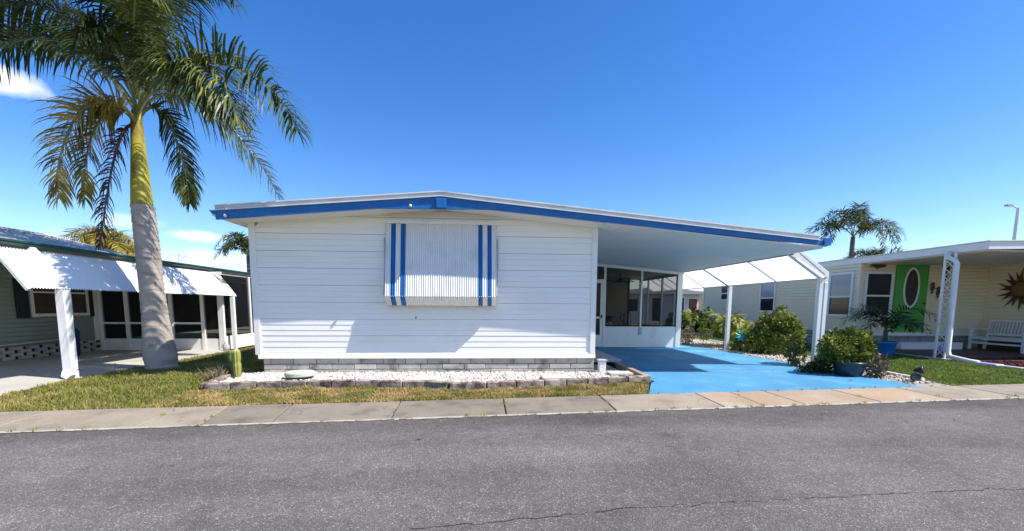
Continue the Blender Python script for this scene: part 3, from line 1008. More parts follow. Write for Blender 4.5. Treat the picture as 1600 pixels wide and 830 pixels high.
# its other sides
MB().box(6.17, 6.22, YS + 0.06, YB, 0.02, 2.6).build('inner_wall', M['interior'], house)
MB().box(6.22, 9.72, YB, YB + 0.06, 0.02, 2.66).build('back_wall', M['interior'], house)
MB().box(9.72, 9.80, YB, YB + 0.08, 0.02, 2.45).build('post', M['dark'], house)
MB().quad((9.80, YB + 0.03, 0.6), (10.2, YB + 0.03, 0.6), (10.2, YB + 0.03, 2.35), (9.80, YB + 0.03, 2.35)).build('screen_panel', M['screen_thin'], house)
MB().box(6.22, 10.2, YS + 0.06, YB, 0.022, 0.045).build('room_floor', M['interior_floor'], house)
MB().box(10.20, 10.26, YS + 0.11, YB + 0.1, 0.022, 0.62).build('side_knee_wall', M['white'], house)
MB().box(10.185, 10.275, YS + 0.11, YB + 0.1, 0.62, 0.65).build('sill', M['white'], house)
MB().box(10.20, 10.26, YS + 0.11, YB + 0.1, 2.28, 2.37).build('side_header', M['white'], house)
pp = None
for yy in (6.72, 8.02, YB + 0.05):
    pp = copy_piece(pp, (10.23, yy, 0.65)) if pp else MB().box(10.20, 10.26, yy - 0.03, yy + 0.03, 0.65, 2.28).build('post', M['white'], house, org=(10.23, yy, 0.65))
for a, b in ((YS + 0.11, 6.69), (6.75, 7.99), (8.05, YB + 0.02)):
    MB().quad((10.23, a, 0.65), (10.23, b, 0.65), (10.23, b, 2.28), (10.23, a, 2.28)).build('screen_panel', M['screen_thin'], house)

# carport posts with elbow arms, and the white panels hung between the arms
for yy in (0.73, 4.37, 8.0):
    near = yy < 1
    xp = 11.22 if near else 11.34
    mb = MB()
    mb.box(xp - 0.08, xp + 0.02, yy - 0.05, yy + 0.05, 0.0, 1.928)
    mb.prism([(xp - 0.08, yy - 0.05, 1.93), (xp + 0.02, yy - 0.05, 1.90), (xp + 0.02, yy - 0.05, 1.98), (10.50, yy - 0.05, 2.53), (10.30, yy - 0.05, 2.53), (10.30, yy - 0.05, 2.48)], (0, 0.1, 0))
    post = mb.build('carport_post', M['white'], house, bevel=0.008)
    if near:
        d = MB()
        d.box(10.66, 10.76, yy - 0.05, yy + 0.04, 2.44, 2.53)
        d.prism([(10.66, yy - 0.052, 2.455), (10.66, yy - 0.052, 2.43), (11.235, yy - 0.052, 2.005), (11.243, yy - 0.052, 1.80), (11.33, yy - 0.052, 1.86), (11.33, yy - 0.052, 2.05), (10.76, yy - 0.052, 2.44)], (0, 0.09, 0))
        d.box(11.243, 11.33, yy - 0.06, yy + 0.04, 0.05, 1.84)
        d.build('downspout', M['white'], post, bevel=0.008)
        st_ = MB()
        st_.box(10.34, 10.70, yy - 0.15, yy - 0.1, 2.50, 2.54)
        st_.build('strap', M['white'], post)


def pan(x):
    return 2.415 + (x - 10.44) * (1.93 - 2.415) / (11.22 - 10.44)


ps = None
ys = [0.62, 2.16, 4.30, 5.68, 7.2, 8.6, 10.0]
for a, b in zip(ys, ys[1:]):
    nb = int((b - a) / 0.076)
    mb = MB()
    rows = []
    for i in range(nb * 2 + 1):
        yy = a + 0.03 + (b - a - 0.06) * i / (nb * 2)
        dz = 0.006 if i % 2 else -0.006
        rows.append(((10.44, yy, pan(10.44) + dz), (11.22, yy, pan(11.22) + dz)))
    for (p, q), (r, s_) in zip(rows, rows[1:]):
        mb.quad(p, q, s_, r)
    mb.build('side_panel', M['panel_clear'], house)
fr_ = MB()
fr_.bar((10.455, 0.60, pan(10.455)), (10.455, 10.0, pan(10.455)), 0.03, 0.035)
fr_.bar((11.225, 0.60, pan(11.225)), (11.225, 10.0, pan(11.225)), 0.025, 0.03)
fr_.build('panel_rail', M['grey_bar'], house)
for yy in (2.16, 5.68, 7.2, 8.6):
    MB().bar((10.45, yy, pan(10.45) - 0.012), (11.22, yy, pan(11.22) - 0.012), 0.04, 0.03).build('panel_rib', M['grey_bar'], house)
MB().tube([(2.78, -0.004, 1.09), (2.78, -0.03, 1.08), (2.78, -0.032, 1.05)], 0.008, 6).build('hook', M['dark'], house)
MB().box(6.165, 6.20, 0.6, 0.68, 0.95, 1.03).build('outlet_box', M['white'], house)
MB().box(6.165, 6.28, 2.2, 2.4, 2.2, 2.35).build('soffit_lamp', M['white'], house)

# ------------------------------------------------------------------ inside the screened room
f = thing('ceiling_fan', 'dark ceiling fan hanging inside the screened room', 'fan', (8.95, 7.4, 2.25))
MB().tube([(8.95, 7.4, 2.55), (8.95, 7.4, 2.28)], 0.015).build('rod', M['dark'], f)
MB().lathe((8.95, 7.4, 2.16), [(0.05, 0), (0.11, 0.03), (0.12, 0.1), (0.05, 0.14)], 14).build('motor', M['dark'], f, True)
for k in range(4):
    a = R(12 + 90 * k)
    c, s_ = math.cos(a), math.sin(a)
    MB().prism([(8.95 + c * 0.13 - s_ * 0.04, 7.4 + s_ * 0.13 + c * 0.04, 2.21), (8.95 + c * 0.13 + s_ * 0.04, 7.4 + s_ * 0.13 - c * 0.04, 2.19),
                (8.95 + c * 0.58 + s_ * 0.07, 7.4 + s_ * 0.58 - c * 0.07, 2.18), (8.95 + c * 0.58 - s_ * 0.07, 7.4 + s_ * 0.58 + c * 0.07, 2.21)], (0, 0, 0.008)).build('blade', M['dark'], f)
ht = thing('hand_truck', 'black hand truck with looped handles standing inside the screened room', 'hand truck', (9.45, 7.8, 0.045))
mb = MB()
mb.tube([(9.27, 7.8, 0.25), (9.27, 7.8, 1.0), (9.33, 7.8, 1.1), (9.45, 7.8, 1.1), (9.52, 7.8, 1.02), (9.52, 7.8, 0.25)], 0.016, 6)
mb.tube([(9.27, 7.8, 0.95), (9.18, 7.8, 1.04), (9.12, 7.8, 0.94), (9.16, 7.8, 0.78), (9.27, 7.8, 0.72)], 0.014, 6)
mb.build('handle', M['dark'], ht)
MB().box(9.20, 9.54, 7.62, 7.84, 0.06, 0.55).build('body', M['dark'], ht, bevel=0.03)
for sx in (9.16, 9.58):
    MB().lathe((sx - 0.02, 7.84, 0.145), [(0.1, 0), (0.1, 0.04)], 14, (1, 0, 0)).build('wheel', M['dark'], ht)
ch = thing('stroller_chair', 'dark folding chair holding a pale cushion inside the screened room', 'chair', (8.55, 7.4, 0.045))
mb = MB()
for sx in (8.35, 8.72):
    mb.bar((sx, 7.25, 0.045), (sx, 7.6, 0.95), 0.025)
    mb.bar((sx, 7.6, 0.045), (sx, 7.2, 0.5), 0.025)
mb.bar((8.35, 7.25, 0.9), (8.72, 7.25, 0.9), 0.02)
mb.build('frame', M['dark'], ch)
MB().box(8.36, 8.71, 7.2, 7.55, 0.46, 0.5).build('seat', M['dark'], ch)
MB().box(8.38, 8.69, 7.56, 7.6, 0.6, 0.95).build('backrest', M['dark'], ch)
c_ = tag(MB().prism([(8.40, 7.3, 0.505), (8.66, 7.3, 0.505), (8.72, 7.3, 0.66), (8.6, 7.3, 0.78), (8.45, 7.3, 0.72)], (0, 0.12, 0)).build('cushion', M['white'], None, bevel=0.03),
         'pale cushion propped on the dark chair inside the screened room', 'cushion')
ln_ = thing('wall_lantern', 'small framed lantern hanging above the screen door', 'lantern', (7.40, 6.2, 2.15))
MB().box(7.33, 7.47, 6.14, 6.28, 2.1, 2.14).box(7.33, 7.47, 6.14, 6.28, 2.48, 2.52).build('frame', M['dark'], ln_)
MB().box(7.345, 7.455, 6.155, 6.265, 2.14, 2.48).build('glass', M['glass_blind'], ln_)
MB().tube([(7.4, 6.21, 2.52), (7.4, 6.21, 2.66)], 0.012, 6).build('hanger', M['dark'], ln_)

# ------------------------------------------------------------------ planter in front of the house
pl = thing('planter_border', 'low weathered stone border around the white pebble bed', 'border', (3.2, -1.3, 0))
path_ = [(-0.40, -0.12), (-0.16, -1.47), (0.54, -1.33), (0.89, -1.27), (2.01, -1.23), (3.12, -1.31), (3.49, -1.50), (4.07, -1.43), (5.0, -1.30), (6.83, -0.93)]
for a, b in zip(path_, path_[1:]):
    a, b = Vector((*a, 0)), Vector((*b, 0))
    L_ = (b - a).length
    n = max(1, round(L_ / 0.40))
    t = (b - a) / n
    u = t.normalized()
    nn_ = Vector((u.y, -u.x, 0)) * 0.055
    for i in range(n):
        p, q = a + t * i + u * 0.006, a + t * (i + 1) - u * 0.006
        zt = 0.122 + random.uniform(-0.006, 0.006)
        j = [Vector((random.uniform(-1, 1) * .006, random.uniform(-1, 1) * .006, 0)) for _ in range(4)]
        o = MB().prism([tuple(p - nn_ + j[0]), tuple(p + nn_ + j[1]), tuple(q + nn_ + j[2]), tuple(q - nn_ + j[3])], (0, 0, zt)).build('stone', M['border'], pl, bevel=0.012)
        o.location.z += -0.0
tb = MB()
tb.prism([(6.84, -0.86, -0.02), (6.95, -0.86, -0.02), (6.97, 0.95, -0.02), (6.87, 0.95, -0.02)], (0, 0, 0.125))
tb.build('edging_board', M['timber'], pl, bevel=0.01)
st0 = tag(MB().box(6.22, 7.02, 1.0, 3.2, 0.10, 0.165).build('entry_step', M['step_grey'], None, bevel=0.012), 'grey concrete step slab beside the house corner and blue driveway', 'step')
bp_ = thing('block_pier', 'short pier of white decorative blocks at the house corner', 'pier', (6.27, -0.16, 0))
for k in range(2):
    z = 0.05 + k * 0.115
    MB().prism([(6.20, -0.22, z), (6.33, -0.22, z), (6.324, -0.22, z + 0.057), (6.33, -0.22, z + 0.113), (6.20, -0.22, z + 0.113), (6.206, -0.22, z + 0.057)], (0, 0.13, 0)).build('block', M['white'], bp_, bevel=0.006)
MB().box(6.18, 6.35, -0.24, -0.07, 0.281, 0.306).build('cap', M['step_grey'], bp_, bevel=0.005)
ld = thing('access_cover', 'round mint-white access cover lying in the pebble bed', 'cover', (0.93, -0.70, 0.05))
MB().lathe((0.93, -0.70, 0.045), [(0.2, 0), (0.2, 0.065)], 24).build('riser', M['dark'], ld)
MB().lathe((0.93, -0.70, 0.11), [(0.235, 0), (0.24, 0.01), (0.24, 0.055), (0.225, 0.07), (0.06, 0.078)], 28).build('lid', M['lid'], ld)
for lab, (x0, x1, y0, y1) in {'white square stepping slab near the middle of the pebble bed': (2.86, 3.28, -1.18, -0.80), 'long pale stepping slab near the right end of the pebble bed': (5.02, 5.5, -1.08, -0.72), 'thin pale slab beside the timber edging of the planter': (6.30, 6.72, -0.62, -0.34)}.items():
    tag(MB().box(x0, x1, y0, y1, 0.075, 0.115).build('stepping_slab', M['paver'], None, bevel=0.006), lab, 'paver', 'pale slabs in the pebble bed')


def cactus(name, label, c, h, r, m, ribs=9, waist=None, group='column cacti in the planter'):
    t = thing(name, label, 'cactus', c, group)
    mb = MB()
    n = ribs * 4
    rows = 16
    for j in range(rows + 1):
        u = j / rows
        z = h * u
        rr = r * (1 - 0.25 * (1 - min(1, u * 3)))
        if waist:
            rr *= 1 - 0.22 * math.exp(-((u - waist) / 0.05) ** 2)
        if u > 0.86:
            rr *= math.sqrt(max(0.02, 1 - ((u - 0.86) / 0.14) ** 2))
        for k in range(n):
            a = 2 * math.pi * k / n
            q = rr * (1 + 0.2 * math.cos(a * ribs))
            mb.v.append((c[0] + q * math.cos(a), c[1] + q * math.sin(a), c[2] + z))
    for j in range(rows):
        for k in range(n):
            k2 = (k + 1) % n
            mb.f.append((j * n + k, j * n + k2, (j + 1) * n + k2, (j + 1) * n + k))
    mb.f.append(tuple(rows * n + k for k in range(n)))
    mb.build('stem', m, t, True)
    sp = MB()
    for j in range(1, 22):
        z = h * j / 23
        for k in range(ribs):
            a = 2 * math.pi * k / ribs
            for _ in range(2):
                d = Vector((math.cos(a + random.uniform(-.7, .7)), math.sin(a + random.uniform(-.7, .7)), random.uniform(-.5, .7))) * 0.03
                b = Vector((c[0] + r * 1.08 * math.cos(a), c[1] + r * 1.08 * math.sin(a), c[2] + z))
                sp.quad(b + Vector((0, 0, .0012)), b - Vector((0, 0, .0012)), b + d)
    o = sp.build('spines', M['scrub'], t)
    o['kind'] = 'stuff'
    return t


cactus('cactus', 'yellow-green column cactus standing at the planter corner, the brighter of two', (-0.17, -0.55, 0.05), 0.50, 0.055, M['cactus'], 8, 0.55)
cactus('cactus', 'dark slim column cactus behind the bright yellow-green one', (-0.33, -0.42, 0.05), 0.47, 0.042, M['cactus_old'], 8, 0.8)
sc_ = thing('dry_scrub', 'dry brown scrubby plant sprawling at the left planter corner', 'plant', (-0.5, -0.55, 0.03))
mb = MB()
for k in range(120):
    b = Vector((-0.43 + random.gauss(0, .07), -0.62 + random.gauss(0, .10), 0.03))
    d = Vector((random.gauss(-0.06, .09), random.gauss(0, .08), random.uniform(0.04, 0.26)))
    s_ = Vector((-d.y, d.x, 0)).normalized() * 0.007
    mb.quad(b - s_, b + s_, b + d * .6 + s_ * .8 + Vector((0, 0, .03)), b + d, b + d * .6 - s_ * .8 + Vector((0, 0, .03)))
mb.build('leaves', M['scrub'], sc_)

# ------------------------------------------------------------------ palms
UP = Vector((0, 0, 1))


def bez(c, t):
    a, b, d, e = [Vector(p) for p in c]
    u = 1 - t
    return a * u ** 3 + b * 3 * u * u * t + d * 3 * u * t * t + e * t ** 3


def frond(parent, ctrl, m, n=64, L=0.62, w=0.021, droop=0.42, name='frond', rr=0.022, plume=1.0, start=0.13, label=None, rm=None):
    """a feather leaf: a curved rib with two ranks of drooping leaflets"""
    # pull the control polygon through its two middle points
    p0, p1, p2, p3 = [Vector(p) for p in ctrl]
    c1 = (p1 * 18 - p0 * 5 - p2 * 9 + p3 * 2) / 6
    c2 = (p2 * 18 - p1 * 9 - p3 * 5 + p0 * 2) / 6
    cc = (p0, c1, c2, p3)
    ts = [i / 14 for i in range(15)]
    rib = MB().tube([bez(cc, t) for t in ts], [rr * (1 - 0.88 * t) for t in ts], 5)
    V, F = [], []
    for i in range(n):
        t = start + (1 - start) * (i + random.uniform(-.3, .3)) / n
        t = min(max(t, 0.02), 0.995)
        p = bez(cc, t)
        T = (bez(cc, min(1, t + .01)) - bez(cc, max(0, t - .01))).normalized()
        S = T.cross(UP)
        if S.length < 0.15:
            S = Vector((1, 0.3, 0))
        S.normalize()
        U = S.cross(T)
        prof = min(1.0, (t - start) / 0.22 + 0.45) * (1.0 if t < 0.62 else 1 - 0.62 * ((t - 0.62) / 0.38) ** 1.2)
        for side in (-1, 1):
            if random.random() < 0.07:
                continue
            a = random.choice((0.65, 0.2, -0.3)) * plume + random.uniform(-.15, .15)
            f = 0.40 + 0.75 * t ** 2 + random.uniform(-.1, .1)
            d = (T * f + S * side * math.cos(a) + U * math.sin(a)).normalized()
            ll = L * prof * random.uniform(0.8, 1.12)
            ww = w * random.uniform(0.75, 1.2) * (0.6 + 0.4 * prof)
            W = d.cross(U)
            if W.length < .1:
                W = T.copy()
            W.normalize()
            g = droop * random.uniform(0.55, 1.5)
            pos = p.copy()
            b = len(V)
            seg = ll / 4
            for q, wk in enumerate((0.55, 1.0, 0.95, 0.6)):
                V.append(pos - W * ww * wk)
                V.append(pos + W * ww * wk)
                pos = pos + d * seg
                d = (d - UP * g * (0.55 + 0.35 * q)).normalized()
            V.append(pos)
            for q in range(3):
                F.append((b + 2 * q, b + 2 * q + 1, b + 2 * q + 3))
                F.append((b + 2 * q, b + 2 * q + 3, b + 2 * q + 2))
            F.append((b + 6, b + 7, b + 8))
    o = np_mesh(name, np.array([v[:] for v in V]), F, 3, m, parent, org=ctrl[0])
    if label:
        o['label'] = label
    rib.build('rib', rm or M['rachis'], o)
    return o


tx, ty = -2.42, 0.85
palm = thing('palm_tree', 'big royal palm with grey swollen trunk and yellow-green crownshaft', 'tree', (tx, ty, 0))
prof = [(-0.10, 0.278), (0.06, 0.272), (0.10, 0.26), (0.24, 0.278), (0.45, 0.266), (0.75, 0.235), (1.05, 0.215), (1.5, 0.202), (2.0, 0.198), (2.5, 0.195), (2.9, 0.19), (3.19, 0.185)]


def taxis(z):
    return Vector((tx + 0.03 - 0.035 * min(z, 3.3) + 0.02 * max(0, z - 3.3), ty, z))


mb = MB()
nk = 36
zz = -0.1
rows = []
while zz < 3.19:
    k = 0
    while k < len(prof) - 2 and prof[k + 1][0] < zz:
        k += 1
    (z0, r0), (z1, r1) = prof[k], prof[k + 1]
    rows.append((zz, r0 + (r1 - r0) * (zz - z0) / (z1 - z0)))
    zz += 0.025
ringz = [0.42, 0.62, 0.86, 1.1, 1.33, 1.55, 1.76, 1.96, 2.15, 2.33, 2.5, 2.66, 2.82, 2.98, 3.1]
for z, r in rows:
    c = taxis(z)
    dip = sum(0.010 * math.exp(-((z - q) / 0.014) ** 2) - 0.005 * math.exp(-((z - q - .03) / 0.02) ** 2) for q in ringz)
    for k in range(nk):
        a = 2 * math.pi * k / nk
        q = r - dip + 0.006 * math.sin(a * 3 + z * 2) + random.gauss(0, 0.0016)
        mb.v.append((c.x + q * math.cos(a), c.y + q * math.sin(a), z))
for j in range(len(rows) - 1):
    for k in range(nk):
        k2 = (k + 1) % nk
        mb.f.append((j * nk + k, j * nk + k2, (j + 1) * nk + k2, (j + 1) * nk + k))
mb.build('trunk', M['trunk'], palm, True)
zc = [3.17, 3.2, 3.5, 3.9, 4.3, 4.6, 4.8, 4.95]
rc = [0.172, 0.176, 0.158, 0.134, 0.110, 0.097, 0.088, 0.055]
MB().tube([taxis(z) for z in zc], rc, 24).build('crownshaft', M['crownshaft'], palm, True)
FR = [
    ([(-2.42, 0.80, 4.83), (-1.06, -0.15, 5.21), (0.31, -0.65, 4.95), (1.14, -0.90, 3.98)], 'frond', 1.15),
    ([(-2.36, 0.75, 4.88), (-1.27, -0.05, 5.19), (-0.22, -0.75, 4.88), (0.39, -1.10, 3.98)], 'frond_lit', 1.1),
    ([(-2.40, 0.80, 4.85), (-1.25, -0.20, 4.98), (-0.49, -0.70, 4.83), (0.01, -1.00, 4.14)], 'frond_lit', 1.0),
    ([(-2.44, 0.85, 4.80), (-2.09, 1.70, 5.56), (-1.26, 2.10, 4.91), (-0.58, 2.30, 3.66)], 'frond_lit', 1.1),
    ([(-2.48, 0.90, 4.77), (-2.19, 1.15, 4.98), (-2.04, 1.35, 4.25), (-2.00, 1.45, 3.36)], 'frond', 0.75),
    ([(-2.45, 0.78, 4.68), (-2.61, 0.35, 4.85), (-2.96, 0.05, 4.32), (-3.20, -0.05, 3.06)], 'frond_gold', 0.95),
    ([(-2.51, 0.85, 4.68), (-2.78, 0.70, 4.84), (-3.07, 0.55, 4.29), (-3.24, 0.50, 3.19)], 'frond_gold', 0.8),
    ([(-2.51, 0.85, 4.64), (-2.71, 0.70, 4.28), (-2.93, 0.62, 3.36), (-3.12, 0.58, 2.36)], 'frond_dead', 0.55),
    ([(-2.45, 0.80, 4.89), (-3.03, 0.50, 5.71), (-3.68, 0.20, 5.73), (-4.49, 0.00, 5.09)], 'frond', 1.0),
    ([(-2.52, 0.90, 5.01), (-3.72, 1.50, 6.15), (-5.14, 2.00, 6.83), (-6.61, 2.40, 6.74)], 'frond', 1.0),
    ([(-2.47, 0.85, 5.11), (-3.17, 0.60, 6.23), (-3.87, 0.30, 6.35), (-4.71, 0.10, 5.84)], 'frond', 1.05),
    ([(-2.44, 0.83, 5.16), (-2.49, 0.40, 6.63), (-2.98, 0.00, 6.83), (-3.61, -0.30, 6.21)], 'frond', 1.0),
    ([(-2.48, 0.90, 5.19), (-2.86, 1.30, 7.43), (-3.77, 1.70, 8.69), (-5.06, 2.00, 9.20)], 'frond', 1.0),
    ([(-2.39, 0.78, 5.13), (-1.86, 0.10, 5.97), (-1.33, -0.50, 6.24), (-0.85, -1.10, 5.81)], 'frond_lit', 0.9),
    ([(-2.42, 0.85, 5.16), (-1.87, 0.80, 6.66), (-1.15, 0.70, 7.27), (-0.39, 0.60, 6.65)], 'frond', 1.0),
    ([(-2.46, 0.90, 5.13), (-2.07, 1.30, 6.79), (-1.80, 1.70, 7.76), (-1.48, 2.00, 7.85)], 'frond', 1.0),
    ([(-2.43, 0.85, 5.16), (-1.92, 0.60, 7.21), (-1.41, 0.30, 8.02), (-0.59, 0.00, 8.19)], 'frond', 1.0),
    ([(-2.41, 0.78, 4.91), (-2.14, 0.10, 5.50), (-2.07, -0.40, 5.62), (-2.05, -0.80, 5.16)], 'frond', 0.9),
]
for ctrl, mm, q in FR:
    dead = mm == 'frond_dead'
    gold = mm == 'frond_gold'
    frond(palm, ctrl, M[mm], n=172 if not dead else 110, L=0.80 * q, w=0.0158, droop=0.44 if not dead else 0.9, plume=1.3, rr=0.034, start=0.15,
          label='dead brown frond hanging down' if dead else ('golden yellowing frond drooping at left' if gold else None), rm=M['frond_dead'] if dead else None)


def far_palm(label, base, h, n, L, R0, mm='frond_far', lean=(0, 0), tr=0.15, group=None, azs=None, seed=1, ll=0.55, w=0.035, trunk=True, down=1.0):
    random.seed(seed)
    t = thing('palm_tree', label, 'tree', base, group)
    b = Vector(base)
    top = b + Vector((lean[0], lean[1], h))
    if trunk:
        MB().tube([b, b + Vector((lean[0] * .35, lean[1] * .35, h * .5)), top], [tr, tr * .75, tr * .55], 10).build('trunk', M['trunk_far'], t, True)
    for k in range(n):
        az = azs[k % len(azs)] if azs and k < len(azs) else 2 * math.pi * k / n + random.uniform(-.25, .25)
        el = random.uniform(-0.15, 1.15)
        d = Vector((math.cos(az), math.sin(az), 0))
        rl = R0 * random.uniform(.85, 1.1)
        p1 = top + d * rl * .35 * math.cos(el * .8) + UP * rl * (.18 + .38 * el)
        p2 = top + d * rl * .72 * math.cos(el * .55) + UP * rl * (.12 + .42 * el) * down
        p3 = top + d * rl * math.cos(el * .35) + UP * rl * (-.28 + .42 * el) * down
        frond(t, [top, p1, p2, p3], M[mm], n=58, L=ll * L, w=w * 0.62, droop=0.28, rr=0.03)
    random.seed(seed + 99)
    return t


far_palm('dark coconut palm rising behind the cream house roof', (30.4, 22, 0), 6.35, 14, 1.0, 3.2, seed=4, tr=0.24, ll=0.74, w=0.05)
far_palm('palm whose frond tips just show over the cream roof', (33.0, 22.5, 0), 4.3, 9, 1.0, 2.4, seed=9, tr=0.2, ll=0.8, w=0.05)
far_palm('pale palm showing between the green house and white wall', (-8.6, 16.5, 0), 3.9, 13, 0.7, 1.7, seed=6, tr=0.16, ll=0.7, w=0.04)
far_palm('brownish palm behind the grey roof of the green house', (-16.0, 17.0, 0), 3.9, 16, 0.9, 1.9, 'frond_gold', seed=8, tr=0.2, ll=0.8, w=0.045)


# ------------------------------------------------------------------ shrubs and leafy plants
def leaf_cloud(name, blobs, n, size, m, parent, seed=3, up=0.3):
    """many small leaves on the outer shell of overlapping blobs (x, y, z, rx, ry, rz)"""
    rng = np.random.default_rng(seed)
    B = np.array(blobs, float)
    wgt = (B[:, 3] * B[:, 4] * B[:, 5]) ** (2 / 3)
    idx = rng.choice(len(B), n, p=wgt / wgt.sum())
    d = rng.normal(size=(n, 3))
    d /= np.linalg.norm(d, axis=1)[:, None]
    rad = rng.uniform(0.45, 1.08, n) ** 0.6
    c = B[idx, :3] + d * B[idx, 3:] * rad[:, None]
    c[:, 2] = np.maximum(c[:, 2], 0.03)
    t = d * 0.7 + rng.normal(size=(n, 3)) * 0.7 + np.array([0, 0, up])
    t /= np.linalg.norm(t, axis=1)[:, None]
    s = np.cross(t, rng.normal(size=(n, 3)))
    s /= np.linalg.norm(s, axis=1)[:, None]
    L_ = size * rng.uniform(0.45, 1.5, n)[:, None]
    nr = np.cross(s, t)
    a = c
    b = c + t * L_ * .5 + s * L_ * .26 + nr * L_ * .05
    e = c + t * L_
    g = c + t * L_ * .5 - s * L_ * .26 + nr * L_ * .05
    v = np.stack([a, b, e, g], 1).reshape(-1, 3)
    i = np.arange(n)[:, None] * 4
    f = np.concatenate([i + np.array([0, 1, 2]), i + np.array([0, 2, 3])], 1).reshape(-1, 3)
    return np_mesh(name, v, f, 3, m, parent)


def stems(parent, base, tips, r=0.012):
    mb = MB()
    for t in tips:
        b = Vector(base) + Vector((random.gauss(0, .04), random.gauss(0, .04), 0))
        t = Vector(t)
        mb.tube([b, b.lerp(t, .5) + Vector((random.gauss(0, .04), random.gauss(0, .04), .03)), t], [r, r * .7, r * .3], 5)
    return mb.build('stem', M['stem'], parent)


def shrub(label, base, blobs, n, size, m, seed, cat='shrub', extra=None, group=None):
    t = thing('shrub', label, cat, base, group)
    leaf_cloud('foliage', blobs, n, size, m, t, seed)
    if extra:
        leaf_cloud('young_leaves', extra[0], extra[1], size * .9, extra[2], t, seed + 1, 0.6)
    sprigs = []
    for b in blobs:
        for _ in range(3):
            a, q = random.uniform(0, 6.28), random.uniform(.75, 1.05)
            sprigs.append((b[0] + b[3] * q * math.cos(a) * .8, b[1] + b[4] * q * math.sin(a) * .8, b[2] + b[5] * random.uniform(.5, 1.15), b[3] * .12 + .01, b[4] * .12 + .01, b[5] * .34))
    leaf_cloud('sprigs', sprigs, max(60, n // 9), size * 1.15, m, t, seed + 7, 0.9)['kind'] = 'stuff'
    stems(t, base, [(b[0], b[1], b[2]) for b in blobs] + [(b[0], b[1], b[2] + b[5]) for b in sprigs])
    return t


bl = [(11.95, 3.55, .42, .42, .42, .36), (12.45, 3.6, .50, .40, .40, .36), (11.65, 3.45, .32, .3, .3, .28), (12.2, 3.6, .78, .34, .34, .28), (12.75, 3.5, .42, .24, .28, .28), (12.0, 3.2, .25, .4, .3, .22), (12.55, 3.4, .80, .16, .16, .2), (11.85, 3.5, .85, .15, .15, .2), (12.3, 3.6, 1.05, .12, .12, .2)]
shrub('full rounded green and yellow shrub beside the second carport post', (12.1, 3.55, 0), bl, 5200, 0.085, M['bush'], 11,
      extra=([(12.3, 3.5, .9, .45, .4, .22), (12.7, 3.45, .62, .25, .3, .28), (12.25, 3.4, 1.1, .2, .2, .2)], 1100, M['bush_light']))
bl = [(10.80, -0.28, .48, .30, .28, .26), (11.25, -0.2, .55, .28, .28, .28), (10.95, -0.25, .70, .20, .2, .18), (11.42, -0.2, .45, .2, .2, .25), (11.1, -0.3, .35, .4, .3, .2)]
pot = thing('plant_pot', 'dark round pot under the bushy shrub by the front carport post', 'pot', (10.98, -0.42, 0))
MB().lathe((10.98, -0.42, 0.005), [(0.17, 0), (0.20, 0.02), (0.245, 0.16), (0.255, 0.24), (0.27, 0.25), (0.27, 0.29), (0.245, 0.29), (0.235, 0.25)], 26).build('body', M['pot_dark'], pot, True)
MB().lathe((10.98, -0.42, 0.25), [(0.236, 0), (0.2, 0.012)], 20).build('soil', M['mulch'], pot)
shrub('bushy yellow-green shrub growing from the dark pot', (10.98, -0.42, 0.26), bl, 3300, 0.075, M['bush'], 21, extra=([(11.2, -0.25, .68, .25, .25, .18), (10.75, -0.3, .6, .2, .2, .18)], 800, M['bush_light']))
shrub('small green shrub against the left side of the front carport post', (10.92, 1.0, 0), [(11.05, 1.25, .40, .2, .2, .24), (11.0, 1.1, .58, .15, .15, .14), (10.95, 0.95, .25, .18, .18, .2)], 900, 0.07, M['bush'], 31)
shrub('low dark groundcover at the foot of the front carport post', (11.0, 0.15, 0), [(10.9, 0.05, .10, .4, .35, .12), (11.15, .35, .16, .25, .25, .16), (10.6, .05, .06, .3, .25, .08)], 1500, 0.06, M['dark_leaf'], 37)
shrub('straggly brownish plant beside the dark pot', (11.35, -0.62, 0), [(11.38, -0.6, .14, .16, .14, .13), (11.5, -0.55, .22, .1, .1, .15)], 420, 0.07, M['scrub'], 41)
shrub('low tufts at the foot of the screened room corner', (10.85, 5.9, 0), [(10.9, 5.9, .3, .12, .2, .3), (10.95, 6.3, .2, .12, .3, .2)], 420, 0.08, M['scrub'], 43)
shrub('ferny green plant behind the teal garden ornament', (11.75, 4.2, 0), [(11.75, 4.3, .35, .25, .25, .3), (11.65, 4.1, .15, .3, .25, .16)], 700, 0.10, M['bush_light'], 45)
shrub('dark leafy clump by the far palm behind the carport', (14.6, 12.4, 0), [(14.6, 12.4, .5, .4, .4, .5), (14.9, 12.6, .35, .3, .3, .35)], 900, 0.14, M['dark_leaf'], 47)
shrub('round dark clump further left in the back lawn bed', (13.55, 12.9, 0), [(13.55, 12.9, .45, .45, .4, .45)], 900, 0.14, M['dark_leaf'], 49)


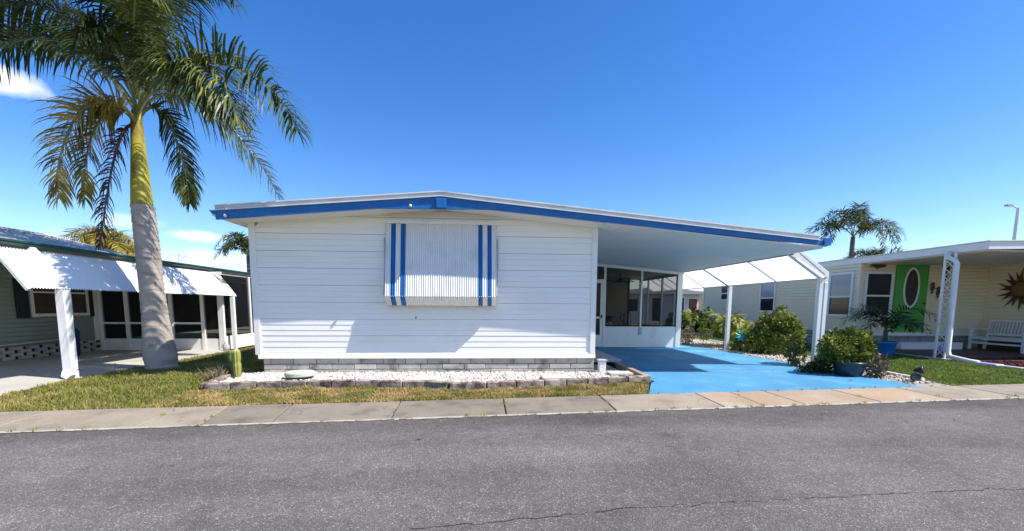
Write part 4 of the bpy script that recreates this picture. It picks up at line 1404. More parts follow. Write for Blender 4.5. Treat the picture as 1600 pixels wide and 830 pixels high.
def small_palm(name, label, base, n, R0, h, m, seed, L=0.34, w=0.02, cat='palm plant', trunk=0.0, nl=26, elmin=0.1, elmax=1.2, droop=0.25):
    random.seed(seed)
    t = thing(name, label, cat, base)
    b = Vector(base)
    top = b + UP * h
    if h > 0.05:
        mb = MB()
        for k in range(3):
            q = Vector((random.uniform(-.05, .05), random.uniform(-.05, .05), 0))
            mb.tube([b + q, top + q * .5], [0.035 if not trunk else trunk, 0.025 if not trunk else trunk * .7], 7)
        mb.build('stem', M['stem'], t)
    for k in range(n):
        az = 2 * math.pi * k / n + random.uniform(-.3, .3)
        el = random.uniform(elmin, elmax)
        d = Vector((math.cos(az), math.sin(az), 0))
        rl = R0 * random.uniform(.8, 1.1)
        frond(t, [top, top + d * rl * .3 * math.cos(el) + UP * rl * (.2 + .4 * el), top + d * rl * .68 * math.cos(el * .7) + UP * rl * (.2 + .55 * el), top + d * rl * math.cos(el * .45) + UP * rl * (-.1 + .48 * el)],
              m, n=nl, L=L, w=w, droop=droop, rr=0.011)
    return t


small_palm('palm_plant', 'bright feathery palm plant behind the second carport post', (11.95, 5.6, 0.02), 13, 0.95, 0.25, M['bush_light'], 5, L=0.42, w=0.028)
small_palm('palm_plant', 'spiky palm in the back lawn bed behind the carport', (14.0, 12.2, 0.02), 13, 1.0, 0.25, M['bush_light'], 15, L=0.45, w=0.035)
small_palm('palm_plant', 'dark feathery palm growing from the bright blue pot', (15.13, 3.15, 0.36), 12, 1.05, 0.35, M['dark_leaf'], 17, L=0.36, w=0.016, elmin=-0.05, elmax=0.75)
random.seed(77)
ring_ = MB()
for k in range(18):
    a0, a1 = 2 * math.pi * k / 18, 2 * math.pi * (k + .9) / 18
    ring_.prism([(14.1 + 1.15 * math.cos(a0), 12.2 + .8 * math.sin(a0), 0), (14.1 + 1.27 * math.cos(a0), 12.2 + .9 * math.sin(a0), 0), (14.1 + 1.27 * math.cos(a1), 12.2 + .9 * math.sin(a1), 0), (14.1 + 1.15 * math.cos(a1), 12.2 + .8 * math.sin(a1), 0)], (0, 0, .12))
tag(ring_.build('bed_edging', M['paver']), 'oval concrete edging ring around the back lawn palm bed', 'edging')
eg = thing('bed_edging', 'low pale concrete edging along the gravel bed and side lawn', 'edging', (12.2, 1.0, 0))
ep = [(11.93, -0.95), (12.05, 0.1), (12.33, 1.5), (12.48, 3.0), (12.63, 5.0), (12.68, 8.0)]
for a, b in zip(ep, ep[1:]):
    n = max(1, round(math.dist(a, b) / 0.5))
    for i in range(n):
        p = (a[0] + (b[0] - a[0]) * i / n, a[1] + (b[1] - a[1]) * i / n)
        q = (a[0] + (b[0] - a[0]) * (i + .97) / n, a[1] + (b[1] - a[1]) * (i + .97) / n)
        MB().prism([(p[0] - .05, p[1], -.02), (p[0] + .05, p[1], -.02), (q[0] + .05, q[1], -.02), (q[0] - .05, q[1], -.02)], (0, 0, .075)).build('edging_block', M['paver'], eg, bevel=.012)

# teal metal flower on a stake
tf = thing('garden_ornament', 'teal metal flower spinner on a stake by the second carport post', 'ornament', (11.45, 3.9, 0))
MB().tube([(11.45, 3.9, 0), (11.45, 3.9, 0.5)], 0.008, 6).build('stake', M['dark'], tf)
for k in range(9):
    a = 2 * math.pi * k / 9
    c, s_ = math.cos(a), math.sin(a)
    MB().prism([(11.45 + c * .02, 3.87, .5 + s_ * .02), (11.45 + c * .11 - s_ * .035, 3.84, .5 + s_ * .11 + c * .035), (11.45 + c * .2, 3.88, .5 + s_ * .2), (11.45 + c * .11 + s_ * .035, 3.90, .5 + s_ * .11 - c * .035)], (0, .008, 0)).build('petal', M['teal'], tf)

# spotlights at the end of the gravel bed
for (sx, sy, sz, rz_, lab) in ((11.58, -1.12, 0.10, -0.5, 'black garden spotlight facing the street, lower of the pair'), (11.74, -1.02, 0.20, 0.7, 'black garden spotlight tilted up beside the lower one')):
    t = thing('spotlight', lab, 'spotlight', (sx, sy, 0.0), 'black garden spotlights at the bed end')
    MB().tube([(sx, sy, -0.02), (sx, sy, sz)], 0.012, 6).build('stake', M['dark'], t)
    ax = Vector((rz_ * .8, -0.8, 0.25)).normalized()
    MB().lathe(Vector((sx, sy, sz)) - ax * .05, [(0.03, 0), (0.055, 0.03), (0.072, 0.11), (0.072, 0.13), (0.06, 0.125)], 16, ax).build('head', M['dark'], t, True)
    MB().lathe(Vector((sx, sy, sz)) + ax * .068, [(0.05, 0), (0.05, 0.004)], 14, ax).build('lens', M['glass_blind'], t)

# ------------------------------------------------------------------ green house at left
gh = thing('green_house', 'sage green mobile home with white side awning and screened room', 'house', (-6.5, 3, 0))
XW = -6.55
MB().box(XW - 5.5, XW - 0.03, -1.4, 10.5, 0.30, 2.55).build('wall', M['green_siding'], gh)
sp_ = None
z = 0.34
while z < 2.3:
    mbp = MB()
    mbp.quad((XW + 0.016, -1.4, z + .009), (XW + 0.016, 4.42, z + .009), (XW + 0.006, 4.42, z + .1), (XW + 0.006, -1.4, z + .1))
    mbp.quad((XW - 0.028, -1.4, z + .009), (XW - 0.028, 4.42, z + .009), (XW + 0.016, 4.42, z + .009), (XW + 0.016, -1.4, z + .009))
    mbp.quad((XW + 0.006, -1.4, z + .1), (XW + 0.006, 4.42, z + .1), (XW - 0.028, 4.42, z + .1), (XW - 0.028, -1.4, z + .1))
    if sp_ is None:
        sp_ = mbp.build('siding_plank', M['green_siding'], gh, org=(XW, 1.5, z))
    else:
        copy_piece(sp_, (XW, 1.5, z))
    z += 0.1
MB().box(XW + 0.0, XW + 0.05, 4.36, 4.46, 0.30, 2.3).build('corner_trim', M['white'], gh)
# openwork block skirt: blocks are real relief, shade in the hollows is a black box behind
MB().box(XW - 0.30, XW - 0.05, -1.4, 4.5, 0.0, 0.30).build('crawl_space_shade', M['hollow'], gh)
bproto = None
for row in range(4):
    yy = -1.4 + (0.19 if row % 2 else 0.0)
    while yy < 4.4:
        loc = (XW, yy + 0.12, 0.022 + row * 0.073)
        if bproto is None:
            bproto = MB().box(loc[0] - .06, loc[0] + .03, yy, yy + 0.24, loc[2] + .002, loc[2] + .070).build('skirt_block', M['block_tan'], gh, bevel=.004, org=loc)
        else:
            copy_piece(bproto, loc)
        yy += 0.38
# window with shutters
wf = MB()
for a, b, z0, z1 in ((2.72, 2.79, 0.98, 1.78), (4.16, 4.22, 0.98, 1.78), (3.62, 3.74, 0.98, 1.78), (2.79, 4.16, 1.71, 1.78), (2.79, 4.16, 0.98, 1.05), (2.79, 3.62, 1.54, 1.58), (3.74, 4.16, 1.54, 1.58)):
    wf.box(XW + .012, XW + .055, a, b, z0, z1)
wf = wf.build('window', M['white'], gh)
for a, b in ((2.79, 3.62), (3.74, 4.16)):
    MB().box(XW + .017, XW + .03, a, b, 1.05, 1.71).build('pane', M['curtain_glass'], wf)
for a, b in ((2.40, 2.68), (4.26, 4.36)):
    sh = MB().box(XW + .017, XW + .05, a, b, 0.95, 1.85).build('shutter', M['green_dark'], gh)
    sl = MB()
    zq = 1.0
    while zq < 1.8:
        sl.bar((XW + .054, a + .04, zq), (XW + .054, b - .04, zq), 0.02, 0.035)
        zq += 0.06
    sl.build('louvre', M['green_dark'], sh)
# roof: flat carport over the driveway with a deep green gutter, hip roof of grey pans behind
XG, ZGT = -3.50, 2.235
MB().box(-12, XG, -1.6, 13.0, ZGT + 0.0, ZGT + 0.05).build('flat_roof', M['roof_grey'], gh)
MB().box(XW + .02, XG - 0.12, -1.6, 4.5, ZGT - 0.06, ZGT - 0.02).build('driveway_ceiling', M['ceiling'], gh)
gt = MB()
gt.prism([(XG - .1, -1.6, ZGT - .03), (XG, -1.6, ZGT - .03), (XG + .05, -1.6, ZGT + .02), (XG + .05, -1.6, ZGT + .07), (XG - .1, -1.6, ZGT + .07)], (0, 14.5, 0))
gt.build('gutter', M['green_gutter'], gh)
MB().box(XG + .052, XG + .066, -1.6, 12.9, ZGT + .045, ZGT + .075).build('gutter_lip', M['green_gutter'], gh)
MB().box(XG - .02, XG + .03, 4.9, 12.9, ZGT - .10, ZGT - .062).build('fascia', M['white'], gh)
hip = MB()
E0, E1 = (XG - 0.02, -1.6, ZGT + .055), (XG - 0.02, 1.6, ZGT + .055)
A0, A1 = (-6.5, -1.6, 2.90), (-6.5, 3.24, 2.90)
hip.quad(E0, E1, A1, A0)
hip.quad(E1, (-9.6, 3.0, ZGT + .06), A1)
hip.quad(A0, A1, (-9.6, 3.0, ZGT + .06), (-9.6, -1.6, ZGT + .06))
hip = hip.build('hip_roof', M['roof_grey'], gh)
rb = MB()
for k in range(13):
    t = k / 12
    e = Vector(E0).lerp(Vector(E1), t) + Vector((0, 0, .012))
    tpt = Vector(A0).lerp(Vector(A1), t) + Vector((0, 0, .012))
    rb.bar(e, tpt, 0.03, 0.025)
rb.build('roof_seam', M['roof_grey'], hip)
cpm = MB()
for k in range(9):
    p, q = Vector(E1).lerp(Vector(A1), k / 9), Vector(E1).lerp(Vector(A1), (k + .86) / 9)
    cpm.bar(p + Vector((0, 0, .03)), q + Vector((0, 0, .03)), 0.14, 0.045)
for k in range(11):
    cpm.bar((-6.5, 3.24 - k * .42, 2.93), (-6.5, 3.24 - k * .42 - .35, 2.93), 0.14, 0.05)
cpm.build('ridge_cap', M['roof_grey'], hip)
# awning: white corrugated panels from the gutter out to the posts
y = -0.92
aw_rows = []
aw_mb = None
YA = [-0.92, 0.13, 1.05, 2.0, 2.95, 3.9, 4.84]
for a, b in zip(YA, YA[1:]):
    mb = MB()
    n = int((b - a) / .05)
    rows = []
    for i in range(n * 2 + 1):
        yy = a + (b - a) * i / (n * 2)
        dz = .014 if i % 2 else -.014
        rows.append(((XG + .03, yy, ZGT - .07 + dz), (-3.02, yy, 1.545 + dz)))
    for (p, q), (r, s_) in zip(rows, rows[1:]):
        mb.quad(p, q, s_, r)
    mb.build('awning_panel', M['awning_white'], gh)
MB().bar((XG + .04, -.90, ZGT - .12), (-3.03, -.90, 1.51), .03, .05).build('awning_arm', M['white'], gh)
MB().bar((XG + .04, 4.80, ZGT - .12), (-3.03, 4.80, 1.51), .03, .05).build('awning_arm', M['white'], gh)
# downspout over the awning and down the front post
ds = MB()
ds.bar((XG + .05, -.34, ZGT - .03), (-3.02, -.34, 1.60), .10, .07)
ds.build('downspout', M['white'], gh, bevel=.008)
pst = MB()
pst.box(-3.13, -2.99, -.38, -.24, .16, 1.53)
pst.prism([(-3.13, -.38, .16), (-2.99, -.38, .16), (-2.92, -.46, .10), (-2.99, -.50, .03), (-3.12, -.44, .06)], (0, .10, .0))
pst.box(-3.06, -2.97, -.36, -.26, 0.0, .15)
pst.build('porch_post', M['white'], gh, bevel=.008)
MB().box(-3.08, -2.99, 4.60, 4.69, 0.0, 1.52).build('porch_post', M['white'], gh)
# screened room front (Y = 4.5) and side (X = -3.25)
YF, XS = 4.5, -3.25
MB().box(XW + .05, XS, YF, YF + .05, .02, .335).build('kick_panel', M['white'], gh)
for xx, ww in ((-6.47, .10), (-5.78, .09), (-4.62, .09), (-3.78, .09), (XS - .04, .14)):
    MB().box(xx - ww / 2, xx + ww / 2, YF - .02, YF + .06, .02, 2.17 if xx < -3.6 else 1.72).build('screen_post', M['white'], gh)
MB().box(-6.42, -5.83, YF - .012, YF + .03, .74, .79).build('screen_rail', M['white'], gh)
MB().box(-4.58, -3.83, YF - .012, YF + .03, .74, .79).build('screen_rail', M['white'], gh)
MB().box(-5.73, -4.67, YF - .012, YF + .03, .74, .79).build('screen_rail', M['white'], gh)
MB().quad((XW + .05, YF + .02, .335), (XS, YF + .02, .335), (XS, YF + .02, 2.2), (XW + .05, YF + .02, 2.2)).build('screen_panel', M['screen'], gh)
MB().box(XW - .03, XS + .02, YF - .01, YF + .05, 2.12, 2.19).build('screen_header', M['white'], gh)
MB().box(XS - .03, XS + .02, YF + .05, 12.5, .02, .40).build('kick_panel', M['white'], gh)
for yy in (5.96, 7.4, 9.0, 10.6, 12.3):
    MB().box(XS - .04, XS + .03, yy - .035, yy + .035, .38, 2.14).build('screen_post', M['white'], gh)
MB().quad((XS, YF + .05, .4), (XS, 12.5, .4), (XS, 12.5, 2.16), (XS, YF + .05, 2.16)).build('screen_panel', M['screen'], gh)
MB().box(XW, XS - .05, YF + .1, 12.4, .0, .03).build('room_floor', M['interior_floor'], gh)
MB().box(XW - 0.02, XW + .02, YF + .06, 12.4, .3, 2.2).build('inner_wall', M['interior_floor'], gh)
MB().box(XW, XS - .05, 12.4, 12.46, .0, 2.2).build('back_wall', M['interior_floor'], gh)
# white rope rail and things on the driveway
rp_ = MB()
pr = []
for i in range(41):
    t = i / 40
    pr.append((XW + .16, -1.3 + 4.75 * t, .42 - .05 * math.sin(math.pi * t)))
rp_.tube(pr, .014, 6)
tag(rp_.build('rope', M['rope'], None), 'white rope slung low along the green wall', 'rope')
bn = thing('round_bin', 'dark navy rounded bin behind the front porch post', 'bin', (-5.95, 3.0, .022))
MB().lathe((-5.95, 3.0, .03), [(.12, 0), (.14, .05), (.155, .52), (.16, .56)], 20).build('body', M['navy'], bn, True)
MB().lathe((-5.95, 3.0, .59), [(.165, 0), (.16, .04), (.11, .11), (.04, .13)], 20).build('lid', M['navy'], bn, True)
an = thing('antenna', 'thin television antenna on the flat roof of the green house', 'antenna', (-5.95, 7.0, ZGT + .05))
MB().tube([(-5.95, 7, ZGT + .05), (-5.95, 7, 3.02)], .012, 6).build('mast', M['grey_bar'], an)
eb = MB()
eb.tube([(-6.2, 7, 2.92), (-5.55, 7.0, 2.82)], .009, 5)
for k in range(6):
    x = -6.15 + k * .11
    eb.tube([(x, 6.85, 2.915 - k * .017), (x, 7.15, 2.915 - k * .017)], .005, 4)
eb.build('boom', M['grey_bar'], an)
gj = thing('garden_jug', 'small grey jug standing at the screened room corner', 'jug', (-3.12, 4.35, .022))
MB().lathe((-3.12, 4.35, .022), [(.06, 0), (.085, .05), (.08, .14), (.03, .2), (.035, .23)], 14).build('body', M['step_grey'], gj, True)
MB().tube([(-3.20, 4.35, .08), (-3.25, 4.35, .13), (-3.2, 4.35, .18)], .01, 6).build('handle', M['step_grey'], gj)
hs = thing('hose_reel', 'pale teal hose reel by the green house side wall', 'hose reel', (-2.6, 8.2, 0))
MB().lathe((-2.6, 8.12, .25), [(.16, 0), (.16, .02), (.1, .03), (.1, .12), (.16, .13), (.16, .15)], 18, (0, 1, 0)).build('drum', M['teal'], hs)
MB().box(-2.72, -2.48, 8.1, 8.3, 0, .06).build('base', M['white'], hs)

# dark tree in the gap
dt = thing('tree', 'dark leafy tree between the green house and the white house', 'tree', (-6.7, 15.6, 0))
MB().tube([(-6.7, 15.6, 0), (-6.7, 15.6, 1.6), (-6.6, 15.6, 3.0)], [.14, .11, .04], 8).build('trunk', M['trunk_far'], dt)
leaf_cloud('crown', [(-6.6, 15.6, 3.2, .5, .5, .9), (-6.9, 15.5, 2.7, .4, .4, .6), (-6.2, 15.6, 2.8, .5, .4, .8), (-6.5, 15.5, 2.1, .6, .5, .6)], 1800, .16, M['dark_leaf'], dt, 55)

# ------------------------------------------------------------------ cream house at right
ch_ = thing('cream_house', 'cream lap-sided home with white eaves, green door and porch', 'house', (17.5, 5, 0))
XC, YC, XI = 15.65, 4.70, 19.9
MB().box(XC + .03, 26, YC + .03, 14.3, 0.42, 2.72).build('wall', M['beige_siding'], ch_)
MB().box(XI + .03, 26, -1.0, YC + .029, 0.30, 2.72).build('wall', M['beige_siding'], ch_)


def planks(kind, fixed, a, b, z0, z1, h):
    """rows of lap siding, each row an object; kind 'x' faces -X at x=fixed, 'y' faces -Y at y=fixed"""
    src = None
    z = z0
    while z < z1 - .02:
        mb = MB()
        if kind == 'x':
            mb.quad((fixed - .012, b, z + .015), (fixed - .012, a, z + .015), (fixed - .002, a, z + h), (fixed - .002, b, z + h))
            mb.quad((fixed + .026, b, z + .015), (fixed + .026, a, z + .015), (fixed - .012, a, z + .015), (fixed - .012, b, z + .015))
            mb.quad((fixed - .002, b, z + h), (fixed - .002, a, z + h), (fixed + .026, a, z + h), (fixed + .026, b, z + h))
            org = (fixed, (a + b) / 2, z)
        else:
            mb.quad((a, fixed - .012, z + .015), (b, fixed - .012, z + .015), (b, fixed - .002, z + h), (a, fixed - .002, z + h))
            mb.quad((a, fixed + .026, z + .015), (b, fixed + .026, z + .015), (b, fixed - .012, z + .015), (a, fixed - .012, z + .015))
            mb.quad((a, fixed - .002, z + h), (b, fixed - .002, z + h), (b, fixed + .026, z + h), (a, fixed + .026, z + h))
            org = ((a + b) / 2, fixed, z)
        if src is None:
            src = mb.build('siding_plank', M['beige_siding'], ch_, org=org)
        else:
            copy_piece(src, org)
        z += h


planks('x', XC, YC, 14.3, 0.52, 2.66, .107)
planks('y', YC, XC, XI, 0.52, 2.66, .107)
planks('x', XI, -1.0, YC, 0.34, 2.66, .107)
MB().box(XC - .03, XC + .06, YC - .03, YC + .06, .44, 2.64).build('corner_trim', M['beige_siding'], ch_)
MB().box(XC - .03, XC + .03, 14.2, 14.32, .44, 2.64).build('corner_trim', M['white'], ch_)
MB().box(XC + .0, XI, YC - .02, YC + .02, .44, .53).build('base_board', M['white'], ch_)
# stone-look skirting of separate panels
MB().box(XC + .06, 26, YC + .06, 14.2, -.05, .43).build('skirt_core', M['mortar'], ch_)
sk = None
for row in range(4):
    yy = YC - (0.3 if row % 2 else 0)
    while yy < 14.0:
        y0 = max(yy, YC)
        loc = (XC + .02, yy + .3, .01 + row * .125)
        if yy >= YC:
            if sk is None:
                sk = MB().box(XC, XC + .06, yy + .006, yy + .594, loc[2] + .005, loc[2] + .12).build('skirt_stone', M['skirt_stone'], ch_, bevel=.01, org=loc)
            else:
                copy_piece(sk, loc)
        yy += .6
sk2 = None
for row in range(4):
    xx = XC
    while xx < XI - .3:
        loc = (xx + .3, YC + .02, .01 + row * .125)
        if sk2 is None:
            sk2 = MB().box(xx + .006, xx + .594, YC, YC + .06, loc[2] + .005, loc[2] + .12).build('skirt_stone', M['skirt_stone'], ch_, bevel=.01, org=loc)
        else:
            copy_piece(sk2, loc)
        xx += .6


def window(kind, fixed, a, b, z0, z1, mid, top='glass_dark', bot='glass_dark', fw=.07):
    """double-hung window proud of its wall: frame, meeting rail, two panes"""
    def bx(mb, u0, u1, q0, q1, p0, p1):
        return mb.box(fixed - p1, fixed - p0, u0, u1, q0, q1) if kind == 'x' else mb.box(u0, u1, fixed - p1, fixed - p0, q0, q1)
    mb = MB()
    bx(mb, a, a + fw, z0, z1, .0, .05)
    bx(mb, b - fw, b, z0, z1, .0, .05)
    bx(mb, a + fw, b - fw, z0, z0 + fw, .0, .05)
    bx(mb, a + fw, b - fw, z1 - fw, z1, .0, .05)
    bx(mb, a + fw, b - fw, mid - .025, mid + .025, .0, .045)
    w = mb.build('window', M['white'], ch_)
    bx(MB(), a + fw, b - fw, z0 + fw, mid - .025, .013, .02).build('pane', M[bot], w)
    bx(MB(), a + fw, b - fw, mid + .025, z1 - fw, .013, .022).build('pane', M[top], w)
    return w


w1 = window('x', XC, 4.90, 5.86, 1.02, 2.44, 1.66, 'glass_blind')
bl_ = MB()
for k in range(9):
    bl_.bar((XC - .024, 4.99, 2.34 - k * .066), (XC - .024, 5.77, 2.34 - k * .066 - (.05 * (1 if k > 6 else 0))), .012, .05)
bl_.build('blind', M['glass_blind'], w1)
window('y', YC, 15.80, 16.72, 1.02, 2.42, 1.68)
window('x', XC, 8.55, 9.53, 1.10, 2.42, 1.68, 'glass_blind')
window('x', XC, 11.85, 12.6, 1.60, 2.36, 1.95)
# lime green door with an oval light
dr = MB().box(16.79, 17.86, YC - .05, YC - .014, .56, 2.66).build('door', M['door_green'], ch_)
ov = MB()
ovg = MB()
ring = []
for k in range(28):
    a = 2 * math.pi * k / 28
    ring.append((math.cos(a), math.sin(a)))
cx, cz = 17.31, 1.93
for (c0, s0), (c1, s1) in zip(ring, ring[1:] + ring[:1]):
    ov.prism([(cx + .215 * c0, YC - .072, cz + .56 * s0), (cx + .265 * c0, YC - .072, cz + .63 * s0), (cx + .265 * c1, YC - .072, cz + .63 * s1), (cx + .215 * c1, YC - .072, cz + .56 * s1)], (0, .021, 0))
ov.build('oval_frame', M['white'], dr)
ovg.prism([(cx + .214 * c, YC - .062, cz + .558 * s_) for c, s_ in ring], (0, .01, 0))
ovg.build('oval_pane', M['door_glass'], dr)
MB().lathe((17.77, YC - .051, 1.45), [(.02, 0), (.02, .03), (.035, .045), (.035, .06), (.015, .075)], 12, (0, -1, 0)).build('handle', M['gold'], dr)
# porch, step, posts
MB().box(15.62, XI, 2.2, YC - .02, -.05, .06).build('porch_floor', M['porch_floor'], ch_)
MB().box(18.0, XI, -.6, 2.19, -.05, .058).build('porch_floor', M['porch_floor'], ch_)
tag(MB().box(16.6, 18.6, YC - .62, YC - .07, .06, .27).build('door_step', M['white'], None, bevel=.015), 'long white step below the green door', 'step')
# eaves and roof
MB().box(XC - .02, XC + .10, 1.40, 14.6, 2.665, 2.835).build('eave_fascia', M['white'], ch_)
fr2 = MB()
fr2.prism([(XC - .02, 1.28, 2.665), (21.0, 1.28, 2.80), (27, 1.28, 2.60), (27, 1.28, 2.77), (21.0, 1.28, 2.97), (XC - .02, 1.28, 2.835)], (0, .119, 0))
fr2.build('front_fascia', M['white'], ch_)
cr = MB()
cr.prism([(XC - .05, 1.25, 2.838), (21.0, 1.25, 2.973), (27, 1.25, 2.773), (27, 1.25, 2.80), (21.0, 1.25, 3.0), (XC - .05, 1.25, 2.865)], (0, 13.4, 0))
cr.build('roof', M['roof_white'], ch_)
MB().box(XC + .10, XI + .02, 1.41, YC + .0, 2.64, 2.67).build('porch_ceiling', M['ceiling'], ch_)
lp = MB()
lx = 15.57
for yy in (1.92, 2.16):
    lp.box(lx - .02, lx + .02, yy - .02, yy + .02, 0, 2.66)
lp = lp.build('lattice_post', M['white'], ch_)
lt = MB()
z = 0.1
while z < 2.45:
    lt.bar((lx, 1.94, z), (lx, 2.14, z + .2), .007, .014)
    lt.bar((lx, 2.14, z), (lx, 1.94, z + .2), .007, .014)
    z += .2
lt.build('lattice', M['white'], lp)
dn = MB()
dn.tube([(lx - .02, 2.07, 2.70), (lx - .06, 2.05, 2.56), (lx - .05, 1.88, 2.47), (lx - .04, 1.84, 2.40), (lx - .04, 1.82, .25), (lx - .05, 1.76, .12), (lx - .05, 1.30, .06), (lx - .05, 1.12, .05)], .055, 10)
dn.build('downspout', M['white'], ch_, True)
sb = tag(MB().prism([(lx - .14, 1.15, .01), (lx + .04, 1.15, .01), (lx + .06, .68, .01), (lx - .16, .68, .01)], (0, 0, .06)).build('splash_block', M['lavender'], None, bevel=.02), 'lavender splash block under the porch downspout', 'splash block')
ed = thing('porch_edging', 'white edging strip between porch and green lawn', 'edging', (15.52, 2.0, 0))
for k in range(9):
    y0 = -1.0 + k * .63
    MB().box(15.47, 15.60, y0 + .005, y0 + .625, -.02, .055).build('edging_block', M['paver'], ed, bevel=.01)
# blue pot
pb = thing('plant_pot', 'bright blue tapered pot on the white porch edging', 'pot', (15.13, 3.15, 0.0))
MB().lathe((15.13, 3.15, .0), [(.21, 0), (.22, .02), (.27, .33), (.295, .34), (.295, .39), (.265, .39), (.255, .34)], 26).build('body', M['pot_blue'], pb, True)
MB().lathe((15.13, 3.15, .345), [(.255, 0), (.2, .01)], 18).build('soil', M['mulch'], pb)

# white slatted bench facing the driveway
be = thing('bench', 'white slatted garden bench against the cream porch wall', 'bench', (19.35, 3.6, .06))
y0, y1, x0, x1, z = 2.95, 4.36, 19.08, 19.66, .06
for yy in (y0 + .03, y1 - .03):
    MB().box(x0, x0 + .06, yy - .03, yy + .03, z, z + .60).build('leg', M['white'], be)
    MB().bar((x1 - .06, yy, z), (x1 + .1, yy, z + .92), .06, .05, (0, 1, 0)).build('leg', M['white'], be)
    MB().box(x0 - .04, x1, yy - .045, yy + .045, z + .601, z + .635).build('armrest', M['white'], be)
    MB().box(x0 + .06, x1 - .05, yy - .02, yy + .02, z + .2, z + .25).build('side_rail', M['white'], be)
for k in range(5):
    MB().box(x0 + .01 + k * .11, x0 + .095 + k * .11, y0 + .01, y1 - .01, z + .38 - k * .008, z + .405 - k * .008).build('seat_slat', M['white'], be)
MB().box(x0 + .015, x0 + .05, y0 + .06, y1 - .06, z + .18, z + .23).build('stretcher', M['white'], be)
MB().box(x0 + .0, x0 + .05, y0 + .06, y1 - .06, z + .31, z + .37).build('apron', M['white'], be)
for zz, xx in ((.88, x1 + .09), (.47, x1 + .02)):
    MB().box(xx - .02, xx + .02, y0 + .05, y1 - .05, z + zz - .035, z + zz + .035).build('back_rail', M['white'], be)
n = 15
for k in range(n):
    yy = y0 + .1 + (y1 - y0 - .2) * k / (n - 1)
    MB().bar((x1 + .026, yy, z + .50), (x1 + .084, yy, z + .85), .045, .018, (0, 1, 0)).build('back_slat', M['white'], be)

# metal sun and sea ornaments on the porch walls
sn = thing('sun_ornament', 'bronze metal sun with pointed rays on the cream porch wall', 'ornament', (XI - .03, 3.78, 1.88))
MB().lathe((XI - .035, 3.78, 1.88), [(.23, 0), (.23, .02), (.19, .05), (.08, .065)], 24, (-1, 0, 0)).build('face', M['gold'], sn, True)
for k in range(20):
    a = 2 * math.pi * k / 20
    c, s_ = math.cos(a), math.sin(a)
    r1 = .64 if k % 2 else .54
    wv = .03 if k % 2 else -.02
    MB().prism([(XI - .03, 3.78 + .2 * c - s_ * .05, 1.88 + .2 * s_ + c * .05), (XI - .03, 3.78 + .2 * c + s_ * .05, 1.88 + .2 * s_ - c * .05),
                (XI - .03, 3.78 + .36 * c + s_ * (.04 + wv), 1.88 + .36 * s_ - c * (.04 + wv)), (XI - .03, 3.78 + r1 * c, 1.88 + r1 * s_), (XI - .03, 3.78 + .36 * c - s_ * (.04 - wv), 1.88 + .36 * s_ + c * (.04 - wv))], (-.012, 0, 0)).build('ray', M['bronze'], sn)


def plaque(name, label, cat, pts, c, s, m, y=YC - .03):
    mb = MB()
    mb.prism([(c[0] + s * a, y, c[1] + s * b) for a, b in pts], (0, -.02, 0))
    return tag(mb.build(name, m, None, bevel=.004), label, cat)


fish = [(-1, -.18), (-.7, .0), (-1.0, .2), (-.55, .12), (-.1, .32), (.15, .42), (.3, .25), (.7, .16), (1.0, -.02), (.7, -.16), (.1, -.25), (-.1, -.4), (-.25, -.22), (-.6, -.1)]
plaque('fish_ornament', 'long bronze fish ornament above the porch window', 'ornament', fish, (16.17, 2.60), .29, M['bronze'])
sea = [(-.1, 1.0), (.2, 1.0), (.4, .75), (.3, .5), (.42, .2), (.35, -.2), (.15, -.5), (.2, -.8), (.0, -1.0), (-.25, -.85), (-.1, -.75), (-.02, -.82), (.0, -.7), (-.12, -.45), (-.3, -.1), (-.25, .3), (-.1, .5), (-.5, .55), (-.5, .68), (-.2, .75)]
plaque('seahorse_ornament', 'large bronze seahorse right of the green door', 'ornament', sea, (18.42, 2.45), .30, M['bronze'])
plaque('seahorse_ornament', 'small seahorse below the large one, nearer the door', 'ornament', sea, (18.03, 1.93), .18, M['bronze'])
plaque('seahorse_ornament', 'small seahorse below the large one, further from the door', 'ornament', sea, (18.23, 1.80), .18, M['bronze'])
gl = thing('globe_ornament', 'small purple globe on the porch beside the downspout', 'ornament', (16.3, 2.6, .06))
MB().lathe((16.3, 2.6, .06), [(.05, 0), (.06, .02), (.03, .06)], 12).build('stand', M['dark'], gl)
MB().lathe((16.3, 2.6, .12), [(.02, 0), (.09, .03), (.12, .12), (.09, .21), (.02, .24)], 16).build('globe', M['lavender'], gl, True)

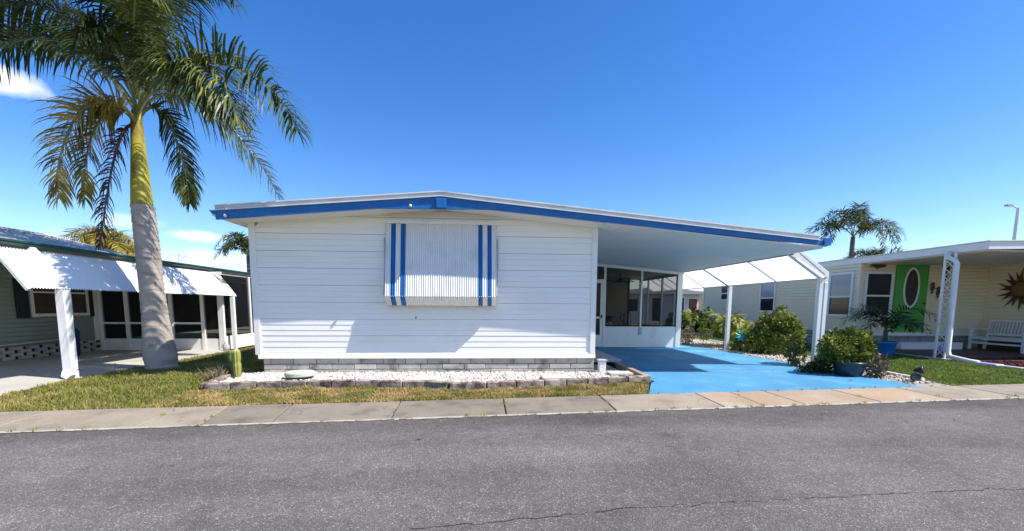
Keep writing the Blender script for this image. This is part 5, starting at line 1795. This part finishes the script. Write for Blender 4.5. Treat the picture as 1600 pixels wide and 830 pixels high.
# ------------------------------------------------------------------ far things
lmp = thing('street_lamp', 'tall pale street lamp behind the cream house roof', 'street lamp', (42.9, 22, 0))
MB().tube([(42.9, 22, 0), (42.9, 22, 8.6)], [.16, .10], 10).build('pole', M['white'], lmp)
MB().tube([(42.9, 22, 8.55), (42.5, 22, 8.72), (42.2, 22, 8.76)], .05, 8).build('arm', M['white'], lmp)
MB().box(41.9, 42.35, 21.88, 22.12, 8.70, 8.82).build('lamp_head', M['grey_bar'], lmp)


def far_house(label, x0, x1, y, h, m, wins, roofm, dy=7.0):
    t = thing('house', label, 'house', ((x0 + x1) / 2, y, 0))
    MB().box(x0, x1, y, y + dy, 0, h).build('wall', m, t)
    r = MB()
    xm = (x0 + x1) / 2
    r.prism([(x0 - .4, y - .6, h - .05), (x1 + .4, y - .6, h - .05), (x1 + .4, y - .6, h + .12), (xm, y - .6, h + .55), (x0 - .4, y - .6, h + .12)], (0, dy + 1.0, 0))
    r.build('roof', roofm, t)
    for (a, b, z0, z1, mm) in wins:
        f = MB().box(x0 + a - .08, x0 + b + .08, y - .04, y + .02, z0 - .08, z1 + .08).build('window', M['white'], t)
        MB().box(x0 + a, x0 + b, y - .05, y - .041, z0, z1).build('pane', mm, f)
    return t


far_house('low white house across the back street with a dark window', 14.6, 21.6, 26.6, 2.35, M['far_white'], [(0.8, 1.9, .9, 1.9, M['glass_dark']), (3.1, 3.9, .1, 2.0, M['glass_dark']), (5.2, 5.75, .6, 2.0, M['glass_dark']), (6.15, 6.85, .9, 1.95, M['rust_red'])], M['far_roof'])
far_house('cream and grey house further right across the back street', 23.0, 31, 27.5, 2.4, M['beige_siding'], [(1.0, 2.4, .9, 1.9, M['glass_dark']), (5.0, 6.2, .9, 1.9, M['glass_dark'])], M['far_roof'])
far_house('pale bungalow far behind the white house roof', 2.0, 11.0, 27.0, 2.4, M['far_white'], [(1.0, 2.4, .9, 1.9, M['glass_dark']), (5.0, 6.2, .9, 1.9, M['glass_dark'])], M['far_roof'])
far_house('grey-roofed bungalow far behind the green house', -12.0, -4.0, 20.0, 2.3, M['far_white'], [(1.0, 2.4, .9, 1.9, M['glass_dark']), (5.0, 6.2, .9, 1.9, M['glass_dark'])], M['far_roof'])
